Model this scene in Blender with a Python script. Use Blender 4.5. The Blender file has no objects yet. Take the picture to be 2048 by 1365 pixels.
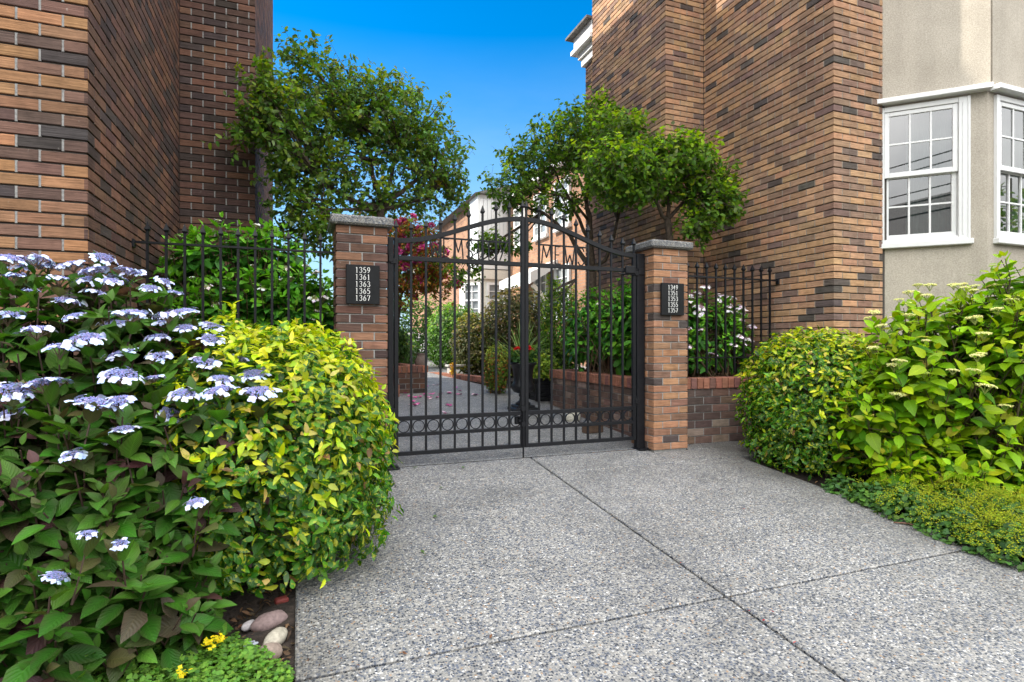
import bpy, math, random
import numpy as np
from mathutils import Vector, Matrix
R = random.Random(7)
G = np.random.default_rng(11)
scene = bpy.context.scene
COL = scene.collection
PI = math.pi
# ------------------------------------------------------------------ survey: photo pixel -> place in the world
CAM_H = 1.005                             # above the gate sill; the drive falls away towards the camera
FX, CX, HY = 1130.0, 1024.0, 690.0
YAW = math.atan(426.0 / 1130.0)
SN, CS = math.sin(YAW), math.cos(YAW)
GY0, S_OUT, S_IN = 4.66, .085, .064
def gz(y):                               # height of the sloping drive and path
    return S_OUT * (y - GY0) if y < GY0 else S_IN * (y - GY0)

def ray(px, py):
    u = (px - CX) / FX; v = (HY - py) / FX
    return (SN + u * CS, CS - u * SN, v)
def at(px, py, Y):                       # point of the vertical plane y = Y
    d = ray(px, py); t = Y / d[1]
    return (d[0] * t, Y, CAM_H + d[2] * t)
def gnd(px, py, lift=0.0):               # point of the sloping drive or path seen at a pixel
    d = ray(px, py)
    for sl in (S_OUT, S_IN):
        t = (CAM_H - lift + sl * GY0) / (sl * d[1] - d[2])
        if (sl == S_OUT) == (t * d[1] < GY0): break
    return (d[0] * t, d[1] * t, gz(d[1] * t) + lift)

# ------------------------------------------------------------------ mesh builder
class MB:
    def __init__(s):
        s.V = []; s.n = 0; s.F = []; s.M = []; s.C = []; s.UV = []
    def add(s, v, f, mat=0, col=(1, 1, 1), uv=None):
        v = np.asarray(v, float).reshape(-1, 3); k = len(v)
        s.V.append(v)
        c = np.asarray(col, float)
        if c.ndim == 1: c = np.tile(c, (k, 1))
        s.C.append(c)
        s.UV.append(np.zeros((k, 2)) if uv is None else np.asarray(uv, float))
        for q in f:
            s.F.append([i + s.n for i in q]); s.M.append(mat)
        s.n += k
    def block(s, v, fq, mat, col, uv):   # vectorised: fq list of (K,m) int arrays
        s.V.append(v); s.C.append(col); s.UV.append(uv)
        for a in fq:
            for q in (a + s.n).tolist():
                s.F.append(q)
            s.M.extend([mat] * len(a))
        s.n += len(v)
    def box(s, lo, hi, mat=0, col=(1, 1, 1)):
        x0, y0, z0 = lo; x1, y1, z1 = hi
        q = [((x0,y0,z0),(x1,y0,z0),(x1,y0,z1),(x0,y0,z1),1), ((x1,y1,z0),(x0,y1,z0),(x0,y1,z1),(x1,y1,z1),1),
             ((x0,y1,z0),(x0,y0,z0),(x0,y0,z1),(x0,y1,z1),0), ((x1,y0,z0),(x1,y1,z0),(x1,y1,z1),(x1,y0,z1),0),
             ((x0,y0,z1),(x1,y0,z1),(x1,y1,z1),(x0,y1,z1),2), ((x0,y1,z0),(x1,y1,z0),(x1,y0,z0),(x0,y0,z0),2)]
        for a in q:
            p = a[:4]
            uv = [(t[1], t[2]) if a[4] == 0 else (t[0], t[2]) if a[4] == 1 else (t[0], t[1]) for t in p]
            s.add(p, [(0, 1, 2, 3)], mat, col, uv)
    def obox(s, c, ax, ay, az, mat=0, col=(1, 1, 1), bev=0.0):
        """box with half axes ax, ay, az; bev chamfers all corners a little"""
        c = np.array(c, float); ax, ay, az = (np.array(t, float) for t in (ax, ay, az))
        if bev <= 0:
            v = [c + i * ax + j * ay + k * az for k in (-1, 1) for j in (-1, 1) for i in (-1, 1)]
            s.add(v, [(0,2,3,1),(4,5,7,6),(0,1,5,4),(2,6,7,3),(0,4,6,2),(1,3,7,5)], mat, col); return
        lx, ly, lz = (np.linalg.norm(t) for t in (ax, ay, az))
        bx, by, bz = (min(bev / l, .45) for l in (lx, ly, lz))
        v = []; idx = {}
        for k in (-1, 1):
            for j in (-1, 1):
                for i in (-1, 1):
                    for w, (fx, fy, fz) in enumerate(((1, 1-by, 1-bz), (1-bx, 1, 1-bz), (1-bx, 1-by, 1))):
                        idx[(i, j, k, w)] = len(v); v.append(c + i*fx*ax + j*fy*ay + k*fz*az)
        f = []
        for sg in (-1, 1):
            f.append([idx[(sg,j,k,0)] for j,k in ((-1,-1),(1,-1),(1,1),(-1,1))][::sg])
            f.append([idx[(i,sg,k,1)] for i,k in ((-1,-1),(-1,1),(1,1),(1,-1))][::sg])
            f.append([idx[(i,j,sg,2)] for i,j in ((-1,-1),(1,-1),(1,1),(-1,1))][::sg])
        for a in (-1, 1):
            for b in (-1, 1):
                f.append([idx[(a,b,-1,0)], idx[(a,b,1,0)], idx[(a,b,1,1)], idx[(a,b,-1,1)]])
                f.append([idx[(a,-1,b,0)], idx[(a,1,b,0)], idx[(a,1,b,2)], idx[(a,-1,b,2)]])
                f.append([idx[(-1,a,b,1)], idx[(1,a,b,1)], idx[(1,a,b,2)], idx[(-1,a,b,2)]])
                for k in (-1, 1): f.append([idx[(a,b,k,0)], idx[(a,b,k,1)], idx[(a,b,k,2)]])
        s.add(v, f, mat, col)
    def tube(s, pts, rad, n=6, mat=0, col=(1, 1, 1), cap=True):
        pts = [np.array(p, float) for p in pts]; m = len(pts)
        if not hasattr(rad, '__len__'): rad = [rad] * m
        v = []; up = np.array((.31, .17, .93))
        for i, p in enumerate(pts):
            d = pts[min(i+1, m-1)] - pts[max(i-1, 0)]; d = d / (np.linalg.norm(d) + 1e-9)
            if abs(d @ up) > .95: up = np.array((.9, .3, .1))
            a = np.cross(d, up); a /= np.linalg.norm(a); b = np.cross(d, a)
            for k in range(n):
                t = 2 * PI * k / n; v.append(p + rad[i] * (math.cos(t) * a + math.sin(t) * b))
        f = [(i*n+k, i*n+(k+1) % n, (i+1)*n+(k+1) % n, (i+1)*n+k) for i in range(m-1) for k in range(n)]
        if cap: f += [tuple(range(n))[::-1], tuple((m-1)*n+k for k in range(n))]
        s.add(v, f, mat, col)
    def bar(s, a, b, w, t, nrm=(0, 1, 0), mat=0, col=(1, 1, 1), bev=0.0):
        """flat bar from a to b, w wide across, t thick along nrm"""
        a = np.array(a, float); b = np.array(b, float); d = b - a; L = np.linalg.norm(d); d /= L
        n = np.array(nrm, float); n -= d * (n @ d); n /= np.linalg.norm(n); c = np.cross(n, d)
        s.obox((a + b) / 2, d * L / 2, c * w / 2, n * t / 2, mat, col, bev)
    def lathe(s, prof, c, n=24, mat=0, col=(1, 1, 1)):
        c = np.array(c, float); v = []
        for r, z in prof:
            for k in range(n):
                t = 2*PI*k/n; v.append(c + (r*math.cos(t), r*math.sin(t), z))
        m = len(prof)
        f = [(i*n+k, i*n+(k+1) % n, (i+1)*n+(k+1) % n, (i+1)*n+k) for i in range(m-1) for k in range(n)]
        f += [tuple(range(n))[::-1], tuple((m-1)*n+k for k in range(n))]
        s.add(v, f, mat, col)
    def prism(s, poly, h0, h1, mat=0, col=(1, 1, 1), axis=2):
        """polygon (list of 2D) raised between h0 and h1 along axis"""
        def mk(p, h): return {2: (p[0], p[1], h), 1: (p[0], h, p[1]), 0: (h, p[0], p[1])}[axis]
        n = len(poly); v = [mk(p, h0) for p in poly] + [mk(p, h1) for p in poly]
        uv = [(p[0], p[1]) for p in poly] * 2
        f = [tuple(range(n))[::-1], tuple(range(n, 2*n))] + [(i, (i+1) % n, n+(i+1) % n, n+i) for i in range(n)]
        s.add(v, f, mat, col, uv)
    def blob(s, c, r, rough=.12, seed=0, mat=0, col=(1, 1, 1), nu=16, nv=10, rz=0.0):
        g = np.random.default_rng(seed); k = g.normal(size=(5, 3)) * 1.6; ph = g.uniform(0, 6, 5)
        v = []
        for j in range(nv + 1):
            th = PI * j / nv
            for i in range(nu):
                p = 2*PI*i/nu; d = np.array((math.sin(th)*math.cos(p), math.sin(th)*math.sin(p), math.cos(th)))
                q = 1 + rough * float(np.sum(np.sin(k @ d * 1.3 + ph))) / 3
                w = d * np.array(r) * q
                v.append((c[0] + w[0]*math.cos(rz) - w[1]*math.sin(rz), c[1] + w[0]*math.sin(rz) + w[1]*math.cos(rz), c[2] + w[2]))
        f = [(j*nu+i, (j+1)*nu+i, (j+1)*nu+(i+1) % nu, j*nu+(i+1) % nu) for j in range(nv) for i in range(nu)]
        s.add(v, f, mat, col)
    def mesh(s, name, mats, smooth=False):
        me = bpy.data.meshes.new(name)
        V = np.concatenate(s.V); me.vertices.add(len(V)); me.vertices.foreach_set('co', V.astype(np.float32).ravel())
        tot = np.array([len(f) for f in s.F], np.int32); st = np.concatenate(([0], np.cumsum(tot)[:-1])).astype(np.int32)
        li = np.fromiter((i for f in s.F for i in f), np.int32, int(tot.sum()))
        me.loops.add(len(li)); me.loops.foreach_set('vertex_index', li)
        me.polygons.add(len(tot)); me.polygons.foreach_set('loop_start', st); me.polygons.foreach_set('loop_total', tot)
        me.polygons.foreach_set('material_index', np.array(s.M, np.int32))
        me.polygons.foreach_set('use_smooth', np.full(len(tot), bool(smooth)))
        uvl = me.uv_layers.new(name='UVMap'); UV = np.concatenate(s.UV)
        uvl.data.foreach_set('uv', UV[li].astype(np.float32).ravel())
        ca = me.color_attributes.new('tint', 'FLOAT_COLOR', 'POINT'); C = np.concatenate(s.C)
        ca.data.foreach_set('color', np.concatenate((C, np.ones((len(C), 1))), 1).astype(np.float32).ravel())
        for m in (mats if isinstance(mats, (list, tuple)) else [mats]): me.materials.append(m)
        me.update(calc_edges=True); me.validate()
        return me
    def build(s, name, mats, parent=None, smooth=False, loc=None):
        o = bpy.data.objects.new(name, s.mesh(name, mats, smooth)); COL.objects.link(o)
        if parent is not None: o.parent = parent
        if loc is not None: o.location = loc
        return o

def tag(o, label=None, cat=None, group=None, kind=None):
    if label: o['label'] = label
    if cat: o['category'] = cat
    if group: o['group'] = group
    if kind: o['kind'] = kind
    return o
def thing(name, label, cat, group=None, loc=(0, 0, 0), rz=0.0):
    o = bpy.data.objects.new(name, None); COL.objects.link(o); o.location = loc; o.rotation_euler = (0, 0, rz)
    o.empty_display_size = .1
    return tag(o, label, cat, group)
def copy_child(src, parent, loc=None, rot=None, scale=None):
    c = src.copy(); COL.objects.link(c); c.parent = parent
    if loc is not None: c.location = loc
    if rot is not None: c.rotation_euler = rot
    if scale is not None: c.scale = (scale,) * 3
    return c
def child_mesh(name, me, parent, loc=(0, 0, 0), rot=(0, 0, 0), scale=1.0):
    o = bpy.data.objects.new(name, me); COL.objects.link(o); o.parent = parent
    o.location = loc; o.rotation_euler = rot; o.scale = (scale,) * 3
    return o

# ------------------------------------------------------------------ materials
def new_mat(name):
    m = bpy.data.materials.new(name); m.use_nodes = True
    nt = m.node_tree; b = nt.nodes['Principled BSDF']
    return m, nt, b
def nd(nt, t, **kw):
    n = nt.nodes.new(t)
    for k, v in kw.items():
        if k.startswith('in_'):
            n.inputs[k[3:].replace('_', ' ')].default_value = v
        else: setattr(n, k, v)
    return n
def mix_rgb(nt, fac, a, b, mode='MIX'):
    n = nt.nodes.new('ShaderNodeMix'); n.data_type = 'RGBA'; n.blend_type = mode
    for s, v in ((0, fac), (6, a), (7, b)):
        if hasattr(v, 'links') or isinstance(v, bpy.types.NodeSocket): nt.links.new(v, n.inputs[s])
        else: n.inputs[s].default_value = v if s == 0 else (*v[:3], 1)
    return n.outputs[2]
def ramp(nt, fac, stops, interp='LINEAR'):
    n = nt.nodes.new('ShaderNodeValToRGB'); n.color_ramp.interpolation = interp
    e = n.color_ramp.elements
    while len(e) < len(stops): e.new(.5)
    for el, (p, c) in zip(e, stops):
        el.position = p; el.color = (*c[:3], 1) if hasattr(c, '__len__') else (c, c, c, 1)
    nt.links.new(fac, n.inputs[0]); return n.outputs[0]
def mapped(nt, scale, coord='Object'):
    tc = nt.nodes.new('ShaderNodeTexCoord'); mp = nt.nodes.new('ShaderNodeMapping')
    mp.inputs['Scale'].default_value = scale
    nt.links.new(tc.outputs[coord], mp.inputs[0]); return mp.outputs[0]
def noise(nt, vec, scale, detail=4, rough=.55):
    n = nd(nt, 'ShaderNodeTexNoise'); n.inputs['Scale'].default_value = scale
    n.inputs['Detail'].default_value = detail; n.inputs['Roughness'].default_value = rough
    if vec is not None: nt.links.new(vec, n.inputs['Vector'])
    return n.outputs[0]
def bump(nt, b, h, strength, dist):
    n = nt.nodes.new('ShaderNodeBump'); n.inputs['Strength'].default_value = strength; n.inputs['Distance'].default_value = dist
    nt.links.new(h, n.inputs['Height']); nt.links.new(n.outputs[0], b.inputs['Normal'])
def attr(nt):
    n = nt.nodes.new('ShaderNodeAttribute'); n.attribute_name = 'tint'; return n.outputs['Color']

def plain(name, col, rough=.6, metal=0.0, nscale=0, namt=.15, bumps=0.0, spec=.5):
    m, nt, b = new_mat(name)
    b.inputs['Roughness'].default_value = rough; b.inputs['Metallic'].default_value = metal
    b.inputs['Specular IOR Level'].default_value = spec
    if nscale:
        v = mapped(nt, (1, 1, 1)); f = noise(nt, v, nscale)
        lo = tuple(c * (1 - namt) for c in col); hi = tuple(c * (1 + namt) for c in col)
        nt.links.new(ramp(nt, f, ((.3, lo), (.7, hi))), b.inputs['Base Color'])
        if bumps: bump(nt, b, f, bumps, .01)
    else: b.inputs['Base Color'].default_value = (*col, 1)
    return m
def tinted(name, rough=.7, nscale=30, namt=.2, bumps=.3, bdist=.004, spec=.4):
    m, nt, b = new_mat(name); b.inputs['Roughness'].default_value = rough; b.inputs['Specular IOR Level'].default_value = spec
    v = mapped(nt, (1, 1, 1)); f = noise(nt, v, nscale, 5)
    k = ramp(nt, f, ((.25, 1 - namt), (.75, 1 + namt)))
    nt.links.new(mix_rgb(nt, 1.0, attr(nt), k, 'MULTIPLY'), b.inputs['Base Color'])
    bump(nt, b, f, bumps, bdist); return m
def brick_face_mat(name):
    m, nt, b = new_mat(name); b.inputs['Roughness'].default_value = .85; b.inputs['Specular IOR Level'].default_value = .25
    comb = noise(nt, mapped(nt, (7, 7, 150)), 1.0, 3, .6)
    blot = noise(nt, mapped(nt, (1, 1, 1)), 14, 5, .6)
    grime = noise(nt, mapped(nt, (1, 1, .45)), 1.1, 4, .6)
    c = mix_rgb(nt, 1.0, attr(nt), ramp(nt, comb, ((.3, .70), (.68, 1.18))), 'MULTIPLY')
    c = mix_rgb(nt, 1.0, c, ramp(nt, blot, ((.25, .72), (.5, 1.0), (.8, 1.22))), 'MULTIPLY')
    c = mix_rgb(nt, 1.0, c, ramp(nt, grime, ((.3, .8), (.6, 1.08))), 'MULTIPLY')
    sp = noise(nt, mapped(nt, (1, 1, .6)), 26, 2, .5)
    c = mix_rgb(nt, ramp(nt, sp, ((.74, 0), (.80, .35))), c, (.42, .38, .33))
    nt.links.new(c, b.inputs['Base Color']); bump(nt, b, comb, .75, .006); return m
M = {}
M['brick'] = brick_face_mat('combed_brick')
M['mortar'] = plain('mortar', (.26, .255, .245), .95, nscale=60, namt=.25, bumps=.4)
M['mortar_tan'] = plain('tan_mortar', (.25, .21, .17), .95, nscale=60, namt=.25, bumps=.4)
M['rake'] = plain('raked_mortar', (.065, .057, .05), .95, nscale=60, namt=.25, bumps=.4)
def aggregate(name, scale=104, dark=1.0, edge=False):
    m, nt, b = new_mat(name); b.inputs['Roughness'].default_value = .62
    v = mapped(nt, (1, 1, 1))
    wob = nd(nt, 'ShaderNodeTexVoronoi'); wob.inputs['Scale'].default_value = scale; nt.links.new(v, wob.inputs['Vector'])
    sep = nt.nodes.new('ShaderNodeSeparateColor'); nt.links.new(wob.outputs['Color'], sep.inputs[0])
    pal = [(.0, (.026, .032, .046)), (.17, (.055, .066, .088)), (.32, (.115, .125, .145)), (.44, (.20, .195, .185)), (.55, (.085, .10, .135)),
           (.66, (.285, .27, .245)), (.82, (.36, .35, .33)), (.95, (.52, .52, .51)), (.98, (.28, .19, .12))]
    c = ramp(nt, sep.outputs[0], [(p, tuple(x * dark * k for x, k in zip(q, (1.02, 1.02, 1.03)))) for p, q in pal], 'CONSTANT')
    c = mix_rgb(nt, ramp(nt, wob.outputs['Distance'], ((.42, 0), (.72, 1))), c, (.21 * dark, .205 * dark, .195 * dark))
    big = noise(nt, v, 1.3, 7, .65)
    c = mix_rgb(nt, 1.0, c, ramp(nt, big, ((.3, .74), (.5, 1.0), (.7, 1.12))), 'MULTIPLY')
    if edge:      # humus and moss stain, with contact shade painted in, along both planted edges
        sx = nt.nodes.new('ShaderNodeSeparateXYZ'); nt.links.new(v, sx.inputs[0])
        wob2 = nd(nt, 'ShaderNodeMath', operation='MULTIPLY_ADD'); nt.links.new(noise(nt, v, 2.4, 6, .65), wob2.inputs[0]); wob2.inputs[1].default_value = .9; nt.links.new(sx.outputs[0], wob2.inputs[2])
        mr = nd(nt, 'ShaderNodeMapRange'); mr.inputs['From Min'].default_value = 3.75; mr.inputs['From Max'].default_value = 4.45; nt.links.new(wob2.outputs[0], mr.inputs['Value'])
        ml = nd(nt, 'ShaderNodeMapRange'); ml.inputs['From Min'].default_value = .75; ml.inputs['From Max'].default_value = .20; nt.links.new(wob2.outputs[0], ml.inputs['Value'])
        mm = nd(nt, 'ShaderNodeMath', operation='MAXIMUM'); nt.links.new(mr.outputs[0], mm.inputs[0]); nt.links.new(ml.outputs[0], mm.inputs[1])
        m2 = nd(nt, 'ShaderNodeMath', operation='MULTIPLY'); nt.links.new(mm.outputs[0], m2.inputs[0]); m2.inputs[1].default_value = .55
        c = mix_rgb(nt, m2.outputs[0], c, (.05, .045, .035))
    st = noise(nt, mapped(nt, (.6, 1, 1)), 5.0, 3, .5)
    c = mix_rgb(nt, 1.0, c, ramp(nt, st, ((.3, .88), (.65, 1.05))), 'MULTIPLY')
    nt.links.new(c, b.inputs['Base Color'])
    inv = nd(nt, 'ShaderNodeMath', operation='SUBTRACT'); inv.inputs[0].default_value = 1; nt.links.new(wob.outputs['Distance'], inv.inputs[1])
    bump(nt, b, inv.outputs[0], .55, .004); return m
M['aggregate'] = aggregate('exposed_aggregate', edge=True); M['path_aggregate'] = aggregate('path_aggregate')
M['capstone'] = aggregate('cap_aggregate', 130, .75)
M['soil'] = plain('garden_soil', (.022, .015, .011), 1.0, nscale=40, namt=.6, bumps=1.0)
M['asphalt'] = plain('asphalt', (.05, .05, .052), .9, nscale=80, namt=.3, bumps=.3)
def iron_mat():
    m, nt, b = new_mat('black_painted_iron')
    f = noise(nt, mapped(nt, (1, 1, 1)), 45, 5, .6); g = noise(nt, mapped(nt, (1, 1, 1)), 9, 3)
    c = ramp(nt, f, ((.35, (.0045, .005, .007)), (.64, (.008, .0085, .011)), (.82, (.03, .03, .034))))
    nt.links.new(c, b.inputs['Base Color']); nt.links.new(ramp(nt, g, ((.3, .38), (.7, .62))), b.inputs['Roughness']); b.inputs['Specular IOR Level'].default_value = .28
    bump(nt, b, f, .25, .002); return m
M['iron'] = iron_mat()
M['plaque'] = plain('plaque_black', (.006, .0065, .008), .4, nscale=25, namt=.4, spec=.25)
M['numerals'] = plain('plaque_numerals', (.78, .78, .76), .5)
M['white'] = plain('white_paint', (.68, .685, .68), .4, nscale=12, namt=.03)
M['trim'] = plain('white_trim', (.74, .74, .74), .45, nscale=8, namt=.05)
def stucco_mat():
    m, nt, b = new_mat('stucco'); b.inputs['Roughness'].default_value = .95; b.inputs['Specular IOR Level'].default_value = .2
    v = mapped(nt, (1, 1, 1)); f = noise(nt, v, 85, 5, .75); g = noise(nt, v, 2.2, 5, .6)
    c = ramp(nt, g, ((.3, (.39, .35, .29)), (.7, (.48, .435, .365))))
    c = mix_rgb(nt, 1.0, c, ramp(nt, f, ((.32, .72), (.68, 1.18))), 'MULTIPLY')
    dr = noise(nt, mapped(nt, (6, 6, .35)), 1.0, 3)
    c = mix_rgb(nt, 1.0, c, ramp(nt, dr, ((.3, .9), (.6, 1.02))), 'MULTIPLY')
    nt.links.new(c, b.inputs['Base Color']); bump(nt, b, f, .7, .004); return m
M['stucco'] = stucco_mat()
M['cream'] = plain('cream_stucco', (.66, .62, .54), .9, nscale=30, namt=.08, bumps=.2)
M['bark'] = plain('bark', (.07, .05, .036), .9, nscale=30, namt=.5, bumps=.8)
M['stem'] = plain('brown_stem', (.10, .06, .035), .8, nscale=30, namt=.4)
M['tint'] = tinted('coloured')
M['petal'] = tinted('flower_petal', .6, 20, .08, .1)
M['stone'] = tinted('river_stone_skin', .8, 60, .35, .5, .003)
M['concrete'] = plain('bench_stone', (.38, .38, .36), .9, nscale=20, namt=.25, bumps=.4)
M['roof'] = plain('roof_shingle', (.12, .115, .11), .9, nscale=12, namt=.35, bumps=.5)
M['curtain'] = plain('sheer_curtain', (.22, .28, .26), .9)
M['room'] = plain('room_interior', (.08, .075, .07), .9)
def glass_mat():
    m, nt, b = new_mat('window_glass'); nt.nodes.remove(b); out = nt.nodes['Material Output']
    fr = nd(nt, 'ShaderNodeFresnel', in_IOR=2.3); gl = nd(nt, 'ShaderNodeBsdfGlossy'); gl.inputs['Roughness'].default_value = .005
    tr = nd(nt, 'ShaderNodeBsdfTransparent'); tr.inputs[0].default_value = (.82, .88, .86, 1)
    mn = nd(nt, 'ShaderNodeMath', operation='MULTIPLY_ADD'); nt.links.new(fr.outputs[0], mn.inputs[0]); mn.inputs[1].default_value = .75; mn.inputs[2].default_value = .15
    mx = nt.nodes.new('ShaderNodeMixShader'); nt.links.new(mn.outputs[0], mx.inputs[0]); nt.links.new(tr.outputs[0], mx.inputs[1]); nt.links.new(gl.outputs[0], mx.inputs[2])
    nt.links.new(mx.outputs[0], out.inputs[0]); return m
M['glass'] = glass_mat()
def far_brick():
    m, nt, b = new_mat('row_brick'); b.inputs['Roughness'].default_value = .9
    t = nd(nt, 'ShaderNodeTexBrick'); t.inputs['Scale'].default_value = 1.0
    t.inputs['Color1'].default_value = (.34, .17, .09, 1); t.inputs['Color2'].default_value = (.17, .085, .05, 1); t.inputs['Mortar'].default_value = (.22, .19, .16, 1)
    t.inputs['Mortar Size'].default_value = .006; t.inputs['Brick Width'].default_value = .23; t.inputs['Row Height'].default_value = .074; t.inputs['Bias'].default_value = -.25
    u = nt.nodes.new('ShaderNodeUVMap'); u.uv_map = 'UVMap'; nt.links.new(u.outputs[0], t.inputs['Vector'])
    g = noise(nt, mapped(nt, (1, 1, 1)), 1.5, 5)
    nt.links.new(mix_rgb(nt, 1.0, t.outputs['Color'], ramp(nt, g, ((.3, .8), (.7, 1.15))), 'MULTIPLY'), b.inputs['Base Color'])
    inv = nd(nt, 'ShaderNodeMath', operation='SUBTRACT'); inv.inputs[0].default_value = 1; nt.links.new(t.outputs['Fac'], inv.inputs[1])
    bump(nt, b, inv.outputs[0], .8, .01); return m
M['far_brick'] = far_brick()

def leaf_mat(name, rough=.42, trans=.28, vein=.35, edge=None, edge_amt=0.0, nveins=9, spec=.22, blotch=None):
    m, nt, b = new_mat(name); out = nt.nodes['Material Output']
    b.inputs['Roughness'].default_value = rough; b.inputs['Specular IOR Level'].default_value = spec
    u = nt.nodes.new('ShaderNodeUVMap'); u.uv_map = 'UVMap'
    sp = nt.nodes.new('ShaderNodeSeparateXYZ'); nt.links.new(u.outputs[0], sp.inputs[0])
    ax = nd(nt, 'ShaderNodeMath', operation='ABSOLUTE'); nt.links.new(sp.outputs[0], ax.inputs[0])   # 0 midrib .. 1 edge
    mid = ramp(nt, ax.outputs[0], ((.0, 1), (.09, 0)))
    sh = nd(nt, 'ShaderNodeMath', operation='MULTIPLY_ADD'); nt.links.new(ax.outputs[0], sh.inputs[0]); sh.inputs[1].default_value = -.32; nt.links.new(sp.outputs[1], sh.inputs[2])
    wv = nd(nt, 'ShaderNodeMath', operation='MULTIPLY'); nt.links.new(sh.outputs[0], wv.inputs[0]); wv.inputs[1].default_value = nveins * 2 * PI
    sn = nd(nt, 'ShaderNodeMath', operation='SINE'); nt.links.new(wv.outputs[0], sn.inputs[0])
    side = ramp(nt, sn.outputs[0], ((.80, 0), (1.0, .55)))
    vv = nd(nt, 'ShaderNodeMath', operation='MAXIMUM'); nt.links.new(mid, vv.inputs[0]); nt.links.new(side, vv.inputs[1])
    amt = nd(nt, 'ShaderNodeMath', operation='MULTIPLY'); nt.links.new(vv.outputs[0], amt.inputs[0]); amt.inputs[1].default_value = vein
    base = attr(nt)
    vein_col = mix_rgb(nt, 1.0, base, (1.9, 1.75, 1.5), 'MULTIPLY')  # paler colour of the midrib and side veins
    c = mix_rgb(nt, amt.outputs[0], base, vein_col)
    if edge is not None:
        e = ramp(nt, ax.outputs[0], ((.35, 0), (.95, edge_amt)))
        c = mix_rgb(nt, e, c, edge)
    if blotch is not None:
        f = noise(nt, mapped(nt, (1, 1, 1)), 55, 2, .5)
        c = mix_rgb(nt, ramp(nt, f, ((.55, 0), (.64, .75))), c, blotch)
    nt.links.new(c, b.inputs['Base Color'])
    bump(nt, b, sn.outputs[0], .25, .003)
    tl = nt.nodes.new('ShaderNodeBsdfTranslucent')
    nt.links.new(mix_rgb(nt, 1.0, c, (1.35, 1.5, .5), 'MULTIPLY'), tl.inputs[0])
    mx = nt.nodes.new('ShaderNodeMixShader'); mx.inputs[0].default_value = trans
    nt.links.new(b.outputs[0], mx.inputs[1]); nt.links.new(tl.outputs[0], mx.inputs[2]); nt.links.new(mx.outputs[0], out.inputs[0])
    return m
M['leaf_hyd'] = leaf_mat('hydrangea_leaf', .38, .25, .4)
M['leaf_purple'] = leaf_mat('hydrangea_leaf_flushed', .42, .25, .4, (.07, .035, .03), .30)
M['leaf_big'] = leaf_mat('broad_hydrangea_leaf', .40, .3, .45)
M['leaf_hedge'] = leaf_mat('variegated_hedge_leaf', .27, .26, .2, spec=.42, blotch=(.38, .40, .02))
M['leaf_tree'] = leaf_mat('small_tree_leaf', .45, .42, .15, nveins=6)
M['leaf_plain'] = leaf_mat('garden_leaf', .5, .3, .15, nveins=6)

# ------------------------------------------------------------------ leaves
def norm(a): return a / (np.linalg.norm(a, axis=-1, keepdims=True) + 1e-9)
OV = ((.16, .68), (.44, 1.0), (.76, .60))
RD = ((.14, .80), (.42, 1.0), (.78, .72))
LN = ((.20, .62), (.48, 1.0), (.78, .66))
def leaves(mb, P, D, U, L, W, tint, prof=OV, fold=.25, curl=.25, mat=0):
    P = np.asarray(P, float); N = len(P)
    if N == 0: return
    D = norm(np.asarray(D, float)); U = np.asarray(U, float)
    S = norm(np.cross(D, U)); U = np.cross(S, D)
    L = np.broadcast_to(L, N)[:, None]; W = np.broadcast_to(W, N)[:, None]
    fold = np.broadcast_to(fold, N)[:, None]; curl = np.broadcast_to(curl, N)[:, None]
    cols = [P]; uvs = [(0, 0)]
    for a, w in prof:
        ctr = P + D * L * a - U * curl * L * a * a
        for sgn in (-1, 0, 1):
            cols.append(ctr + S * (sgn * w * W / 2) + U * (abs(sgn) * w * W / 2 * fold)); uvs.append((sgn, a))
    cols.append(P + D * L - U * curl * L); uvs.append((0, 1))
    k = len(cols); V = np.stack(cols, 1).reshape(-1, 3)
    UV = np.tile(np.array(uvs, float), (N, 1)); C = np.repeat(np.asarray(tint, float), k, 0)
    b = (np.arange(N) * k)[:, None]
    tri = [(0, 2, 1), (0, 3, 2)]; quad = []
    ns = len(prof)
    for i in range(ns - 1):
        o = 1 + 3*i; quad += [(o, o+1, o+4, o+3), (o+1, o+2, o+5, o+4)]
    o = 1 + 3*(ns-1); tri += [(o, o+1, k-1), (o+1, o+2, k-1)]
    T = np.concatenate([b + np.array(t)[None] for t in tri]); Q = [np.concatenate([b + np.array(q)[None] for q in quad])] if quad else []
    mb.block(V, [T] + Q, mat, C, UV)
ONE = ((.45, 1.0),)
def pick(g, N, pal, jit=.18):
    """colours from a palette [(weight, rgb)] with brightness jitter"""
    w = np.array([p[0] for p in pal], float); w /= w.sum()
    c = np.array([p[1] for p in pal])[g.choice(len(pal), N, p=w)]
    return c * (1 + g.normal(0, jit, (N, 1))).clip(.5, 1.6) * (1 + g.normal(0, .07, (N, 3)))
def rdir(g, N): return norm(g.normal(size=(N, 3)))

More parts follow.
